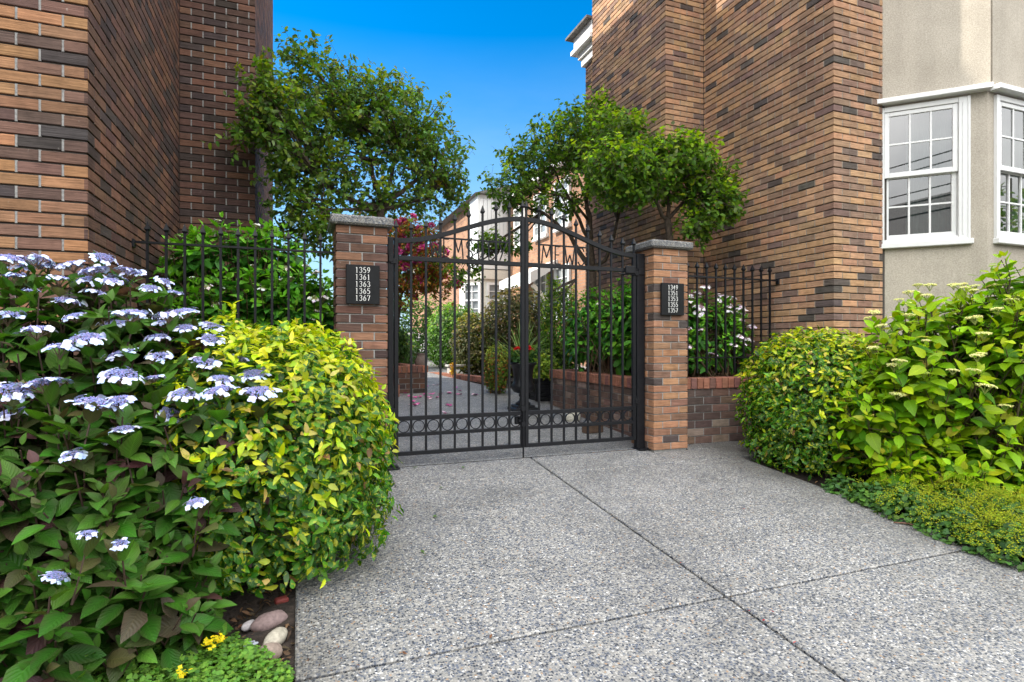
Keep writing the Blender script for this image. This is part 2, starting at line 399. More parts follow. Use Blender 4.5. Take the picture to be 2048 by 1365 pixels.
# ------------------------------------------------------------------ brickwork made of single bricks
BL, BH = .2075, .0688
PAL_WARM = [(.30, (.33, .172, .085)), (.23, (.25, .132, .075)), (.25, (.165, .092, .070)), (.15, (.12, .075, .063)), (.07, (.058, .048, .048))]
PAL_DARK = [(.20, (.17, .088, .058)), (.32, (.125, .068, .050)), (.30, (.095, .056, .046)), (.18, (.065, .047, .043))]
PAL_TAN = [(.36, (.44, .26, .15)), (.28, (.34, .205, .13)), (.22, (.255, .16, .117)), (.09, (.19, .127, .105)), (.05, (.10, .082, .074))]
PAL_PILE = [(.45, (.36, .19, .108)), (.3, (.28, .15, .09)), (.15, (.20, .112, .078)), (.10, (.085, .065, .06))]
PAL_BED = [(.3, (.20, .125, .095)), (.35, (.15, .095, .078)), (.25, (.11, .075, .065)), (.1, (.27, .20, .165))]
def pickc(rr, pal):
    t = rr.random() * sum(p[0] for p in pal)
    for w, c in pal:
        t -= w
        if t <= 0: break
    k = rr.uniform(.86, 1.14); return tuple(x * k * rr.uniform(.95, 1.05) for x in c)
def corner_col(seed, pal, k): return pickc(random.Random(seed * 7919 + k * 31), pal)
def brick_run(mb, p0, d, n, L, z0, z1, pal, seed, phase=0, e0=None, e1=None, prot=.012, bl=BL, bh=BH, gap=.011, jm=1):
    """bricks on the plane through p0 along d, facing n. e0/e1: corner seeds (outer corners reach past the end), None: butt end"""
    rr = random.Random(seed); p0 = np.array(p0, float); d = np.array(d, float); n = np.array(n, float); up = np.array((0, 0, 1.0))
    k = 0; z = z0
    while z + bh * .5 < z1:
        h = min(bh, z1 - z)
        off = bl if (k + phase) % 2 == 0 else bl / 2
        cuts = [0.0]; x = off
        while x < L - .03: cuts.append(x); x += bl
        cuts.append(L)
        for i in range(len(cuts) - 1):
            a, b = cuts[i], cuts[i+1]; first, last = i == 0, i == len(cuts) - 2
            col = pickc(rr, pal)
            if first and e0 is not None: col = corner_col(e0, pal, k)
            if last and e1 is not None: col = corner_col(e1, pal, k)
            aa = a + gap/2 if not first else (a - prot + .0008 if e0 is not None else a + .003)
            bb = b - gap/2 if not last else (b + prot - .0008 if e1 is not None else b - .003)
            t = prot + rr.uniform(-.0012, .0012); dz = rr.uniform(-.0012, .0012)
            zc = z + h/2 + dz; hh = (h - gap) / 2
            c = p0 + d * (aa + bb) / 2 + n * (t/2 - .004) + up * (zc - p0[2])
            mb.obox(c, d * (bb - aa)/2, n * (t + .008)/2, up * hh, 0, col, .0022)
            if not last:
                c = p0 + d * b + n * (prot - .003)/2 + up * (zc - p0[2])
                mb.obox(c, d * gap * .55, n * (prot - .003)/2, up * (hh + .003), jm)
        z += bh; k += 1

# ------------------------------------------------------------------ ground, driveway, path
mb = MB()
mb.add([(-160, -90, -1.2), (160, -90, -1.2), (160, 260, -1.2), (-160, 260, -1.2)], [(0, 1, 2, 3)])
tag(mb.build('ground', M['soil']), kind='structure')
mb = MB(); mb.box((-60, -16, -1.0), (60, -5, -.86)); tag(mb.build('street', M['asphalt']), kind='structure')
def slab(mb, x0, x1, y0, y1, th=.09, r=.006):
    z0, z1 = gz(y0), gz(y1)
    mb.obox(((x0+x1)/2, (y0+y1)/2, (z0+z1)/2 - th/2), ((x1-x0)/2, 0, 0), (0, (y1-y0)/2, (z1-z0)/2), (0, 0, th/2), 0, (1, 1, 1), r)
mb = MB(); J = 1.935; gj = .0085; XL, XR = -.015, 3.85
ys = [-5.0, -3.8, -1.8, .2, 2.19, 4.19]
for i in range(5):
    slab(mb, XL, J - gj, ys[i] + gj, ys[i+1] - gj); slab(mb, J + gj, XR, ys[i] + gj, ys[i+1] - gj)
slab(mb, .67, J - gj, 4.19 + gj, GY0); slab(mb, J + gj, 3.13, 4.19 + gj, GY0)
slab(mb, XL, .664, 4.19 + gj, 4.52); slab(mb, 3.136, 4.9, 4.19 + gj, 4.52); slab(mb, 3.54, 4.9, 4.526, 4.69)
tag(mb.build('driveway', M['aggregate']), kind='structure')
mb = MB(); pl = [(.1, GY0 + .012), (4.2, GY0 + .012), (5.2, 9), (9, 16), (9, 32), (-3, 32), (-1, 9)]
mb.add([(x, y, gz(y)) for x, y in pl], [tuple(range(len(pl)))])
tag(mb.build('garden_path', M['path_aggregate']), kind='structure')

# ------------------------------------------------------------------ brick buildings
H_L = 10.2; ZB = -.75; XLW = -1.115
lb = thing('brick_building', 'dark brown brick house with a square chimney breast rising beside the leafy tree', 'building')
mb = MB()
mb.box((-9, 3.80, -1.1), (XLW, 12.0, H_L), 2)
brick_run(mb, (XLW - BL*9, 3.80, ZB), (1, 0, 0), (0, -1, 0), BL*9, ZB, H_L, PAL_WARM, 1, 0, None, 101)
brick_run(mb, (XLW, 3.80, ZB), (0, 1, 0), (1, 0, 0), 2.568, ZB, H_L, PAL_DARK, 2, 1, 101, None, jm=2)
mb.build('wall', [M['brick'], M['mortar'], M['rake']], lb)
mb = MB(); XLC = -.433; mb.box((XLW + .004, 6.372, -1.1), (XLC, 10.6, H_L), 2)
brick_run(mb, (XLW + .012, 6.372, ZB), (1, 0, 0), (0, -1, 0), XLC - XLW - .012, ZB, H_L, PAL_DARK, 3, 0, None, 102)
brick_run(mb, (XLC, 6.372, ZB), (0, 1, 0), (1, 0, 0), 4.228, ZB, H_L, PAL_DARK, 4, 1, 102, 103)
mb.build('chimney', [M['brick'], M['mortar'], M['rake']], lb)

H_R = 10.0; XRW = 4.94; XRC = 4.352; YN = 4.10; YI = 6.01
rb = thing('brick_building', 'tan and brown brick house with a stucco bay and white sash windows', 'building')
mb = MB(); kr = dict(gap=.0115, prot=.014)
mb.box((XRW, YN, -1.1), (9, 8.4, H_R), 2); mb.box((4.50, 7.90, -1.1), (XRW - .004, 8.4, 5.66), 2)
brick_run(mb, (XRW, YN, ZB), (0, 1, 0), (-1, 0, 0), YI - YN - .01, ZB, H_R, PAL_TAN, 5, 1, 104, None, **kr)
brick_run(mb, (XRW, YN, ZB), (1, 0, 0), (0, -1, 0), .655, ZB, H_R, PAL_TAN, 6, 0, 104, 105, **kr)
brick_run(mb, (4.50, 7.92, ZB), (0, 1, 0), (-1, 0, 0), .48, ZB, 5.66, PAL_TAN, 7, 1, None, 106, **kr)
mb.build('wall', [M['brick'], M['mortar_tan'], M['rake']], rb)
mb = MB(); mb.box((XRC, YI + .002, -1.1), (XRW - .004, 7.90, H_R), 2)
brick_run(mb, (XRC, YI + .002, ZB), (1, 0, 0), (0, -1, 0), XRW - XRC - .014, ZB, H_R, PAL_TAN, 8, 0, 107, None, **kr)
brick_run(mb, (XRC, YI + .002, ZB), (0, 1, 0), (-1, 0, 0), 1.888, ZB, H_R, PAL_TAN, 9, 1, 107, 108, **kr)
mb.build('chimney', [M['brick'], M['mortar_tan'], M['rake']], rb)
mb = MB()
for x0, y1, z0, z1 in ((4.43, 8.46, 5.66, 5.78), (4.39, 8.50, 5.784, 5.88), (4.30, 8.60, 5.884, 5.95), (4.34, 8.56, 5.954, 6.17)): mb.box((x0, 7.915, z0), (4.93, y1, z1))
mb.build('cornice', M['trim'], rb)
mb = MB(); mb.box((4.24, 7.915, 6.174), (4.93, 8.68, 6.21)); mb.build('roof_edge', M['roof'], rb)
# stucco bay with an angled side and a front
A0 = np.array((5.597, 4.16)); A1 = np.array((6.253, 3.503))
dA = (A1 - A0) / np.linalg.norm(A1 - A0); nA = np.array((dA[1], -dA[0]))
if nA[1] > 0: nA = -nA
LA = float(np.linalg.norm(A1 - A0))
def wall_with_hole(mb, o, d, n, L, z0, z1, holes, th=.2, mat=0):
    """wall panel L long from o, with rectangular window openings (a0, a1, c0, c1)"""
    d3 = np.array((d[0], d[1], 0.0)); n3 = np.array((n[0], n[1], 0.0)); o3 = np.array((o[0], o[1], 0.0))
    def pc(a0, a1, c0, c1):
        if a1 - a0 < 1e-4 or c1 - c0 < 1e-4: return
        c = o3 + d3 * (a0 + a1)/2 - n3 * th/2 + np.array((0, 0, (c0 + c1)/2))
        mb.obox(c, d3 * (a1 - a0)/2, n3 * th/2, (0, 0, (c1 - c0)/2), mat)
    x = 0
    for a0, a1, c0, c1 in holes:
        pc(x, a0, z0, z1); pc(a0, a1, z0, c0); pc(a0, a1, c1, z1); x = a1
    pc(x, L, z0, z1)
WZ0, WZ1 = 2.045, 3.44; ZT = 3.49
wA = (.028, .79); wB = (.095, 1.5)
mb = MB()
wall_with_hole(mb, A0, dA, nA, LA, -1.1, ZT + .02, [(wA[0], wA[1], WZ0, WZ1)])
wall_with_hole(mb, A1, (1, 0), (0, -1), 2.49, -1.1, ZT + .02, [(wB[0], wB[1], WZ0, WZ1)])
ov = .035
wall_with_hole(mb, A0 + nA*ov, dA, nA, LA + ov*.42, ZT + .02, H_R, [])
wall_with_hole(mb, A1 + np.array((-ov*.0, -ov)) + np.array((.0145, 0)), (1, 0), (0, -1), 2.49, ZT + .02, H_R, [])
bay = mb.build('stucco_bay', M['stucco'], rb)
mb = MB()
dA3 = np.array((*dA, 0)); nA3 = np.array((*nA, 0))
c = np.array((*A0, ZT)) + dA3 * LA/2 + nA3 * .05
mb.obox(c, dA3 * (LA/2 + .02), nA3 * .05, (0, 0, .024), 0, (1, 1, 1), .004)
mb.obox((A1[0] + 1.245 + .02, A1[1] - .05, ZT), (1.245, 0, 0), (0, .05, 0), (0, 0, .0243), 0, (1, 1, 1), .004)
mb.build('drip_cap', M['white'], rb)
def sash_window(parent, o, d, n, w, z0, z1, cols, rows, deep=.0, hung=True, curtain=True):
    d3 = np.array((d[0], d[1], 0.0)); n3 = np.array((n[0], n[1], 0.0)); o3 = np.array((o[0], o[1], 0.0)); up = np.array((0, 0, 1.0))
    def piece(mb, a0, a1, c0, c1, b0, b1, bev=.003):
        mb.obox(o3 + d3*(a0+a1)/2 + n3*(b0+b1)/2 + up*(c0+c1)/2, d3*(a1-a0)/2, n3*(b1-b0)/2, up*(c1-c0)/2, 0, (1, 1, 1), bev)
    win = MB(); fw = .05
    piece(win, 0, fw, z0, z1, -.10, .03); piece(win, w - fw*1.9, w, z0, z1, -.10, .03)
    piece(win, fw, w - fw*1.9, z1 - fw, z1, -.10, .028); piece(win, fw, w - fw*1.9, z0, z0 + .035, -.10, .028)
    piece(win, w - fw*1.3, w - fw*1.1, z0 + .04, z1 - fw, .03, .037); piece(win, w - fw*.45, w - fw*.25, z0 + .01, z1, .03, .038)
    wo = win.build('window', M['white'], parent)
    s = MB(); piece(s, -.012, w + .02, z0 - .055, z0 - .002, -.05, .055, .006); s.build('sill', M['white'], wo)
    x0, x1 = fw + .003, w - fw*1.9 - .003; zl, zh = z0 + .037, z1 - fw - .003
    mid = (zl + zh) / 2
    parts = [(mid - .018, zh, -.012, .016), (zl, mid + .018, -.055, -.020)] if hung else [(zl, zh, -.03, .01)]
    for c0, c1, b0, b1 in parts:
        s = MB(); t = .042; tb = .05
        piece(s, x0, x0 + t, c0, c1, b0, b1); piece(s, x1 - t, x1, c0, c1, b0, b1)
        piece(s, x0 + t, x1 - t, c1 - t, c1, b0, b1); piece(s, x0 + t, x1 - t, c0, c0 + tb, b0, b1)
        gx0, gx1, gz0, gz1 = x0 + t, x1 - t, c0 + tb, c1 - t; m = .0085
        for i in range(1, cols):
            x = gx0 + (gx1 - gx0) * i/cols; piece(s, x - m, x + m, gz0, gz1, b0 + .004, b1 - .004, .001)
        for j in range(1, rows):
            z = gz0 + (gz1 - gz0) * j/rows; piece(s, gx0, gx1, z - m, z + m, b0 + .005, b1 - .005, .001)
        so = s.build('sash', M['white'], wo)
        g = MB(); bb = (b0 + b1)/2
        q = [o3 + d3*a + n3*bb + up*z for a, z in ((gx0, gz0), (gx1, gz0), (gx1, gz1), (gx0, gz1))]
        g.add(q, [(0, 1, 2, 3)]); g.build('pane', M['glass'], so)
    if curtain:
        g = MB(); K = 60; v = []
        for i in range(K + 1):
            a = w * (.36 + .62 * i/K); b = -.20 + .018*math.sin(i * 1.1) + .010*math.sin(i * 2.7)
            v += [o3 + d3*a + n3*b + up*z0, o3 + d3*a + n3*b + up*z1]
        g.add(v, [(2*i, 2*i+2, 2*i+3, 2*i+1) for i in range(K)]); g.build('curtain', M['curtain'], wo, smooth=True)
    return wo
sash_window(rb, A0 + dA*wA[0], dA, nA, wA[1] - wA[0], WZ0, WZ1, 3, 2)
sash_window(rb, A1 + np.array((wB[0], 0)), (1, 0), (0, -1), wB[1] - wB[0], WZ0, WZ1, 6, 2)

# ------------------------------------------------------------------ gate pillars with caps and number plaques
def pillar(x0, x1, y0, y1, h, pal, seed, label, capx):
    t = thing('brick_pillar', label, 'pillar', 'gate pillars', ((x0+x1)/2, (y0+y1)/2, 0))
    X, Y = (x1-x0)/2, (y1-y0)/2; pr = .010
    mb = MB(); mb.box((-X+pr, -Y+pr, -.02), (X-pr, Y-pr, h - .002), 2)
    bl = (x1 - x0 - 2*pr) / 2
    kw = dict(prot=pr, bl=bl, bh=h/28.0, gap=.010)
    s = seed*10
    brick_run(mb, (-X+pr, -Y+pr, 0), (1, 0, 0), (0, -1, 0), 2*X-2*pr, 0, h, pal, s+1, 0, s+1, s+2, **kw)
    brick_run(mb, (X-pr, Y-pr, 0), (-1, 0, 0), (0, 1, 0), 2*X-2*pr, 0, h, pal, s+2, 0, s+3, s+4, **kw)
    brick_run(mb, (-X+pr, -Y+pr, 0), (0, 1, 0), (-1, 0, 0), 2*Y-2*pr, 0, h, pal, s+3, 1, s+1, s+4, **kw)
    brick_run(mb, (X-pr, -Y+pr, 0), (0, 1, 0), (1, 0, 0), 2*Y-2*pr, 0, h, pal, s+4, 1, s+2, s+3, **kw)
    mb.build('brick_shaft', [M['brick'], M['mortar'], M['mortar']], t)
    c = MB(); a, b = capx
    ca, cb = a - (x0+x1)/2, b - (x0+x1)/2
    c.obox(((ca+cb)/2, 0, h + .036), ((cb-ca)/2, 0, 0), (0, Y + .045, 0), (0, 0, .036), 0, (1, 1, 1), .014)
    c.build('capstone', M['capstone'], t)
    return t
pillar(.265, .656, 4.53, 4.92, 1.932, PAL_DARK[:3] + [(.35, (.25, .125, .078)), (.1, (.06, .04, .037))], 31, 'dark red brick gate pillar carrying the plaque that starts at 1359', (.222, .70))
pillar(3.142, 3.530, 4.53, 4.92, 1.925, PAL_PILE, 32, 'orange brick gate pillar carrying the plaque that starts at 1349', (3.095, 3.572))
SERIF = {
 '1': [[(.22,.84),(.5,1),(.5,0)], [(.25,0),(.75,0)]],
 '3': [[(.12,.84),(.3,.98),(.58,1),(.82,.86),(.80,.66),(.45,.54)], [(.45,.54),(.85,.42),(.88,.2),(.62,.02),(.3,0),(.1,.12)]],
 '4': [[(.68,0),(.68,1),(.05,.28),(.95,.28)]],
 '5': [[(.85,1),(.28,1),(.2,.55),(.5,.62),(.82,.48),(.85,.22),(.6,.02),(.3,0),(.1,.1)]],
 '6': [[(.8,.97),(.45,.85),(.18,.5),(.14,.25),(.3,.03),(.6,0),(.85,.18),(.85,.42),(.6,.58),(.3,.52),(.16,.34)]],
 '7': [[(.1,.84),(.12,1),(.9,1),(.4,0)]],
 '9': [[(.2,.03),(.55,.15),(.82,.5),(.86,.75),(.7,.97),(.4,1),(.15,.82),(.15,.58),(.4,.42),(.7,.48),(.84,.66)]],
}
def smooth_line(p, n=4):
    if len(p) < 4: return p
    out = []; P = [p[0]] + list(p) + [p[-1]]
    for i in range(1, len(P) - 2):
        a, b, c, d = (np.array(q) for q in P[i-1:i+3])
        for k in range(n):
            t = k/n; out.append(tuple(.5*((2*b) + (c-a)*t + (2*a-5*b+4*c-d)*t*t + (3*b-a-3*c+d)*t**3)))
    return out + [p[-1]]
def plaque(x0, x1, z0, z1, lines, label):
    t = thing('number_plaque', label, 'plaque', 'house number plaques', ((x0+x1)/2, 4.525, (z0+z1)/2))
    W, H = (x1-x0)/2, (z1-z0)/2
    mb = MB(); mb.obox((0, -.012, 0), (W, 0, 0), (0, .012, 0), (0, 0, H), 0, (1, 1, 1), .003); mb.build('slate_panel', M['plaque'], t)
    mb = MB(); step = 2*H*.178; ch = step*.76; cw = ch*.54; adv = ch*.72
    for i, s in enumerate(lines):
        zb = H - 2*H*.065 - i*step - ch
        for j, c in enumerate(s):
            xb = (j - len(s)/2) * adv + (adv - cw)/2 - W*.02
            for st in SERIF[c]:
                p = smooth_line(st) if c in '3569' else st
                for a, b in zip(p[:-1], p[1:]):
                    dx, dz = b[0]-a[0], b[1]-a[1]
                    th = ch * (.045 + .060 * abs(dz) / (math.hypot(dx*.52, dz) + 1e-6))
                    A = (xb + a[0]*cw, -.0255, zb + a[1]*ch); B = (xb + b[0]*cw, -.0255, zb + b[1]*ch)
                    mb.bar(A, B, th, .002)
    mb.build('numerals', M['numerals'], t)
plaque(.338, .591, 1.32, 1.624, ['1359', '1361', '1363', '1365', '1367'], 'black plaque with white house numbers 1359 to 1367 on the brick pillar')
plaque(3.211, 3.467, 1.287, 1.593, ['1349', '1351', '1353', '1355', '1357'], 'black plaque with white house numbers 1349 to 1357 on the brick pillar')

# ------------------------------------------------------------------ wrought iron gate
GY = 4.68; GX0, GX1 = .730, 3.034; GC = (GX0 + GX1)/2
def arch(x): return 1.868 + .131 * (1 + math.cos(PI * (x - GC) / (GX1 - GC))) - .006
sq = MB(); hp = .0075
def picket_mesh(h, name='picket', w=.0085, tip=.055):
    mb = MB(); mb.obox((0, 0, h/2), (w, 0, 0), (0, w, 0), (0, 0, h/2))
    b = w * 2.1; q = h - .004
    mb.add([(-b, -b, q), (b, -b, q), (b, b, q), (-b, b, q), (0, 0, h + tip), (-w, -w, q - .016), (w, -w, q - .016), (w, w, q - .016), (-w, w, q - .016)],
           [(0, 1, 4), (1, 2, 4), (2, 3, 4), (3, 0, 4), (5, 6, 1, 0), (6, 7, 2, 1), (7, 8, 3, 2), (8, 5, 0, 3)])
    return mb.mesh(name, M['iron'])
LET = {
 'W': [[(0,1),(.22,0),(.5,.55),(.78,0),(1,1)]], 'E': [[(.75,1),(.1,1),(.1,0),(.8,0)], [(.1,.52),(.6,.52)]],
 'M': [[(0,0),(.16,1),(.5,.32),(.84,1),(1,0)]], 'L': [[(.15,1),(.15,0),(.85,0)]],
 'Y': [[(.0,1),(.45,.48)], [(1,1),(.1,0)]],
 'S': [[(.88,.80),(.72,.97),(.42,1),(.14,.86),(.16,.62),(.5,.48),(.82,.34),(.86,.14),(.6,0),(.3,.02),(.1,.18)]],
}
def gate_leaf(xa, xb, hinge, label, word, l0, l1):
    o = thing('iron_gate', label, 'gate', 'double gate leaves', (xa, GY, 0))
    w = xb - xa; sw = .033
    def stile(x, z1):
        mb = MB(); mb.obox((x, 0, (.09 + z1)/2), (sw/2, 0, 0), (0, .019, 0), (0, 0, (z1 - .09)/2), 0, (1, 1, 1), .003); mb.build('stile', M['iron'], o)
    stile(sw/2, arch(xa + sw/2) + .02); stile(w - sw/2, arch(xb - sw/2) + .02)
    for z, h in ((.106, .033), (.262, .029), (.397, .035), (1.72, .037)):
        r = MB(); r.obox((w/2, 0, z), (w/2 - sw - .0005, 0, 0), (0, .016, 0), (0, 0, h/2), 0, (1, 1, 1), .002); r.build('rail', M['iron'], o)
    r = MB(); K = 24; v = []
    for i in range(K + 1):
        x = sw + (w - 2*sw) * i/K; z = arch(xa + x); s = (arch(xa + x + .01) - arch(xa + x - .01)) / .02; l = math.hypot(1, s); nx, nz = -s/l, 1/l
        for yy, e in ((-.017, -.019), (.017, -.019), (.017, .019), (-.017, .019)): v.append((x + nx*e, yy, z + nz*e))
    r.add(v, [(4*i+k, 4*i+(k+1) % 4, 4*i+4+(k+1) % 4, 4*i+4+k) for i in range(K) for k in range(4)] + [(3, 2, 1, 0), (4*K, 4*K+1, 4*K+2, 4*K+3)])
    r.build('arched_rail', M['iron'], o)
    sp = (w - sw) / 9
    for i in range(10):
        x = sw/2 + sp*i
        if 0 < i < 9:
            child_mesh('picket', picket_mesh(arch(xa + x) + .105 - .11), o, (x, 0, .11))
        else:
            child_mesh('finial', picket_mesh(.10, 'finial'), o, (x, 0, arch(xa + x) + .018))
    ring = MB(); n = 28; ro, ri = .0505, .0445; v = []
    for k in range(n):
        c, s = math.cos(2*PI*k/n), math.sin(2*PI*k/n)
        v += [(ro*c, -.009, ro*s), (ro*c, .009, ro*s), (ri*c, .009, ri*s), (ri*c, -.009, ri*s)]
    ring.add(v, [(4*k+j, 4*k+(j+1) % 4, 4*((k+1) % n)+(j+1) % 4, 4*((k+1) % n)+j) for k in range(n) for j in range(4)])
    me = ring.mesh('ring', M['iron'])
    for i in range(9): child_mesh('ring', me, o, (sw/2 + sp*(i + .5), 0, .3275), (0, 0, 0), 1.0)
    # thin name rail with the letters standing under it
    xl, xr = sw/2 + sp*l0, sw/2 + sp*l1
    r = MB(); r.obox(((xl+xr)/2, -.002, 1.908), ((xr-xl)/2, 0, 0), (0, .007, 0), (0, 0, .0065)); r.build('name_rail', M['iron'], o)
    z0, z1 = 1.742, 1.900; n = len(word); cell = (xr - xl - .03) / n
    for j, ch in enumerate(word):
        r = MB(); lw = cell * (.84 if ch in 'WM' else .66); bx = xl + .015 + cell*j + (cell - lw)/2
        for st in LET[ch]:
            p = smooth_line(st, 5) if ch == 'S' else st
            for a, b in zip(p[:-1], p[1:]):
                r.bar((bx + a[0]*lw, -.004, z0 + a[1]*(z1-z0)), (bx + b[0]*lw, -.004, z0 + b[1]*(z1-z0)), .0095, .010)
        r.build('letter', M['iron'], o)
    hx = sw*.1 if hinge < 0 else w - sw*.1
    for z in (.46, 1.69):
        h = MB(); h.tube([(hx + hinge*.018, .0, z - .05), (hx + hinge*.018, 0, z + .05)], .014, 10); h.obox((hx + hinge*.012, -.022, z), (.022, 0, 0), (0, .006, 0), (0, 0, .022), 0, (1, 1, 1), .002)
        h.build('hinge', M['iron'], o)
    return o
gl = gate_leaf(GX0, GC - .002, -1, 'black iron gate leaf with spear tips and the word WEMSLEY, beside the 1359 pillar', 'WEMSLEY', 2.1, 8)
gr = gate_leaf(GC + .002, GX1, 1, 'black iron gate leaf with spear tips and the word MEWS, beside the 1349 pillar', 'MEWS', 1, 5)
mb = MB(); xw = GC - GX0
mb.tube([(xw - .02, -.026, .47), (xw - .02, -.026, .005)], .0075, 8); mb.obox((xw - .02, -.026, .30), (.016, 0, 0), (0, .008, 0), (0, 0, .02)); mb.obox((xw - .02, -.026, .44), (.016, 0, 0), (0, .008, 0), (0, 0, .02))
mb.build('drop_bolt', M['iron'], gl)
mb = MB(); mb.obox((xw - .045, .03, .33), (.034, 0, 0), (0, .016, 0), (0, 0, .034), 0, (1, 1, 1), .004); mb.tube([(xw - .045, .012, .33), (xw - .045, -.012, .33)], .012, 10); mb.build('latch', M['iron'], gl)
wg = GX1 - GC
mb = MB(); mb.obox((wg - .075, -.03, 1.721), (.055, 0, 0), (0, .016, 0), (0, 0, .038), 0, (1, 1, 1), .008); mb.tube([(wg - .20, -.02, 1.68), (wg - .02, -.03, 1.68)], .009, 8); mb.build('closer_arm', M['iron'], gr)
def gate_post(x0, x1, h, label):
    t = thing('gate_post', label, 'gate post', 'gate posts', ((x0+x1)/2, GY + .01, 0)); w = (x1-x0)/2
    mb = MB(); mb.obox((0, 0, (h + .008)/2), (w, 0, 0), (0, .03, 0), (0, 0, (h - .008)/2), 0, (1, 1, 1), .003); mb.build('shaft', M['iron'], t)
    mb = MB(); mb.obox((0, -.03, .004), (.065, 0, 0), (0, .075, 0), (0, 0, .004), 0, (1, 1, 1), .002); mb.build('base_plate', M['iron'], t)
    for bx in (-.045, .045):
        b = MB(); b.tube([(bx, -.075, .008), (bx, -.075, .018)], .009, 6); b.build('bolt', M['iron'], t)
    b = MB(); b.obox((0, -.036, 1.71), (w*.8, 0, 0), (0, .006, 0), (0, 0, .03), 0, (1, 1, 1), .002); b.build('hinge_lug', M['iron'], t)
gate_post(.678, .724, 1.885, 'square black steel post fixed to the pillar with the 1359 plaque')
gate_post(3.046, 3.130, 1.885, 'square black steel post fixed to the pillar with the 1349 plaque')

def fence(x0, x1, y, z0, zr, zt, first, step, label, lower, bracket_x, bdir):
    t = thing('iron_fence', label, 'fence', 'spear topped fences', (x0, y, 0))
    mb = MB(); mb.obox(((x1-x0)/2, 0, zr), ((x1-x0)/2, 0, 0), (0, .014, 0), (0, 0, .0075)); mb.build('rail', M['iron'], t)
    mb = MB(); mb.obox(((x1-x0)/2, 0, lower), ((x1-x0)/2, 0, 0), (0, .012, 0), (0, 0, .0065)); mb.build('rail', M['iron'], t)
    me = picket_mesh(zt - z0 - .055, 'picket', .0085)
    x = first
    while x < max(x0, x1) - .02:
        child_mesh('picket', me, t, (x - x0, 0, z0)); x += step
    mb = MB(); mb.obox((bracket_x - x0 + bdir*.012, 0, zr - .01), (.016, 0, 0), (0, .024, 0), (0, 0, .03), 0, (1, 1, 1), .004); mb.build('bracket', M['iron'], t)
fence(-1.10, .264, 4.69, .71, 1.734, 1.888, -1.012, .117, 'black iron fence with spear tips in front of the dark brick chimney', .872, -1.115, 1)
fence(3.532, 4.928, 4.78, .712, 1.709, 1.868, 3.60, .121, 'black iron fence with spear tips between the orange pillar and the tan brick wall', .872, 4.94, -1)

# ------------------------------------------------------------------ brick bed walls with a rowlock cap
def bed_wall(p, q, side, h, label, seed, pal=PAL_BED, th=.20, caph=.112, over=.022, name='garden_wall'):
    p = np.array((*p, 0.0)); q = np.array((*q, 0.0)); L = float(np.linalg.norm(q - p)); d = (q - p)/L
    n = np.array((d[1], -d[0], 0)) * side                   # face that is seen
    t = thing(name, label, 'wall', 'brick planting bed walls', tuple(p))
    mb = MB(); hb = h - caph; up = np.array((0, 0, 1.0))
    mb.obox(d*L/2 - n*th/2 + up*(hb/2 - .02), d*L/2, n*th/2, up*(hb/2 + .02), 2)
    k = max(1, round(hb / .076))
    brick_run(mb, (0, 0, 0), tuple(d), tuple(n), L, 0, hb, pal, seed, 0, None, None, prot=.008, bl=.215, bh=hb/k, gap=.009)
    mb.build('brick_course', [M['brick'], M['mortar'], M['mortar']], t)
    mb = MB(); rr = random.Random(seed); x = .002
    capc = [(.5, (.33, .14, .09)), (.3, (.27, .115, .075)), (.2, (.19, .09, .075))]
    while x < L - .03:
        w = min(.076, L - x)
        mb.obox(d*(x + w/2) - n*(th/2 - over/2) + up*(hb + caph/2 + .002 + rr.uniform(-.001, .001)), d*(w/2 - .004), n*(th/2 + over/2 + rr.uniform(-.001, .002)), up*(caph/2 - .002), 0, pickc(rr, capc), .004)
        x += .078
    mb.obox(d*L/2 - n*(th/2) + up*(hb + caph/2), d*(L/2 - .004), n*(th/2 - .003), up*(caph/2 - .008), 1)
    mb.build('cap', [M['brick'], M['mortar']], t)
    return t
bed_wall((3.532, 4.70), (4.925, 4.70), 1, .665, 'low brown brick wall with red cap running from the orange pillar to the house', 51)
bed_wall((-1.10, 4.60), (.263, 4.60), 1, .665, 'low brick wall under the fence behind the clipped hedge', 52)
bed_wall((3.31, 7.24), (3.29, 4.935), 1, .655, 'long low brick bed wall with red cap inside the gate beside the urn', 53)
bed_wall((3.33, 7.26), (4.33, 7.26), -1, .655, 'short return of the brick bed wall behind the black planter', 54)
bed_wall((-.4, 8.70), (1.87, 8.70), 1, .68, 'brick bed wall below the pink flowering tree on the far path', 55, PAL_DARK)
bed_wall((1.87, 8.72), (1.55, 11.2), 1, .68, 'side wall of the far brick bed along the path', 56, PAL_DARK)
bed_wall((3.15, 8.9), (2.30, 12.4), -1, .44, 'low red brick kerb wall edging the far shrubs', 57, PAL_DARK, caph=.10)
bed_wall((.80, 4.95), (.66, 8.1), 1, .655, 'brick bed wall behind the dark red pillar', 58)
# earth in the raised beds
mb = MB()
for poly, z in (([(3.54, 4.91), (4.92, 4.91), (4.92, 5.98), (4.33, 5.98), (4.33, 7.05), (3.52, 7.05), (3.50, 4.95)], .57), ([(-1.10, 4.81), (.262, 4.81), (.262, 4.95), (.59, 4.96), (.44, 8.1), (-.40, 8.1), (-.40, 6.35), (-1.10, 6.35)], .57),
                ([(-.4, 8.91), (1.65, 8.91), (1.35, 11.2), (-.4, 11.2)], .60), ([(3.36, 8.9), (5.2, 8.9), (6.3, 13), (2.5, 12.4)], .39)):
    mb.prism(poly, -.1, z)
tag(mb.build('bed_soil', M['soil']), kind='structure')

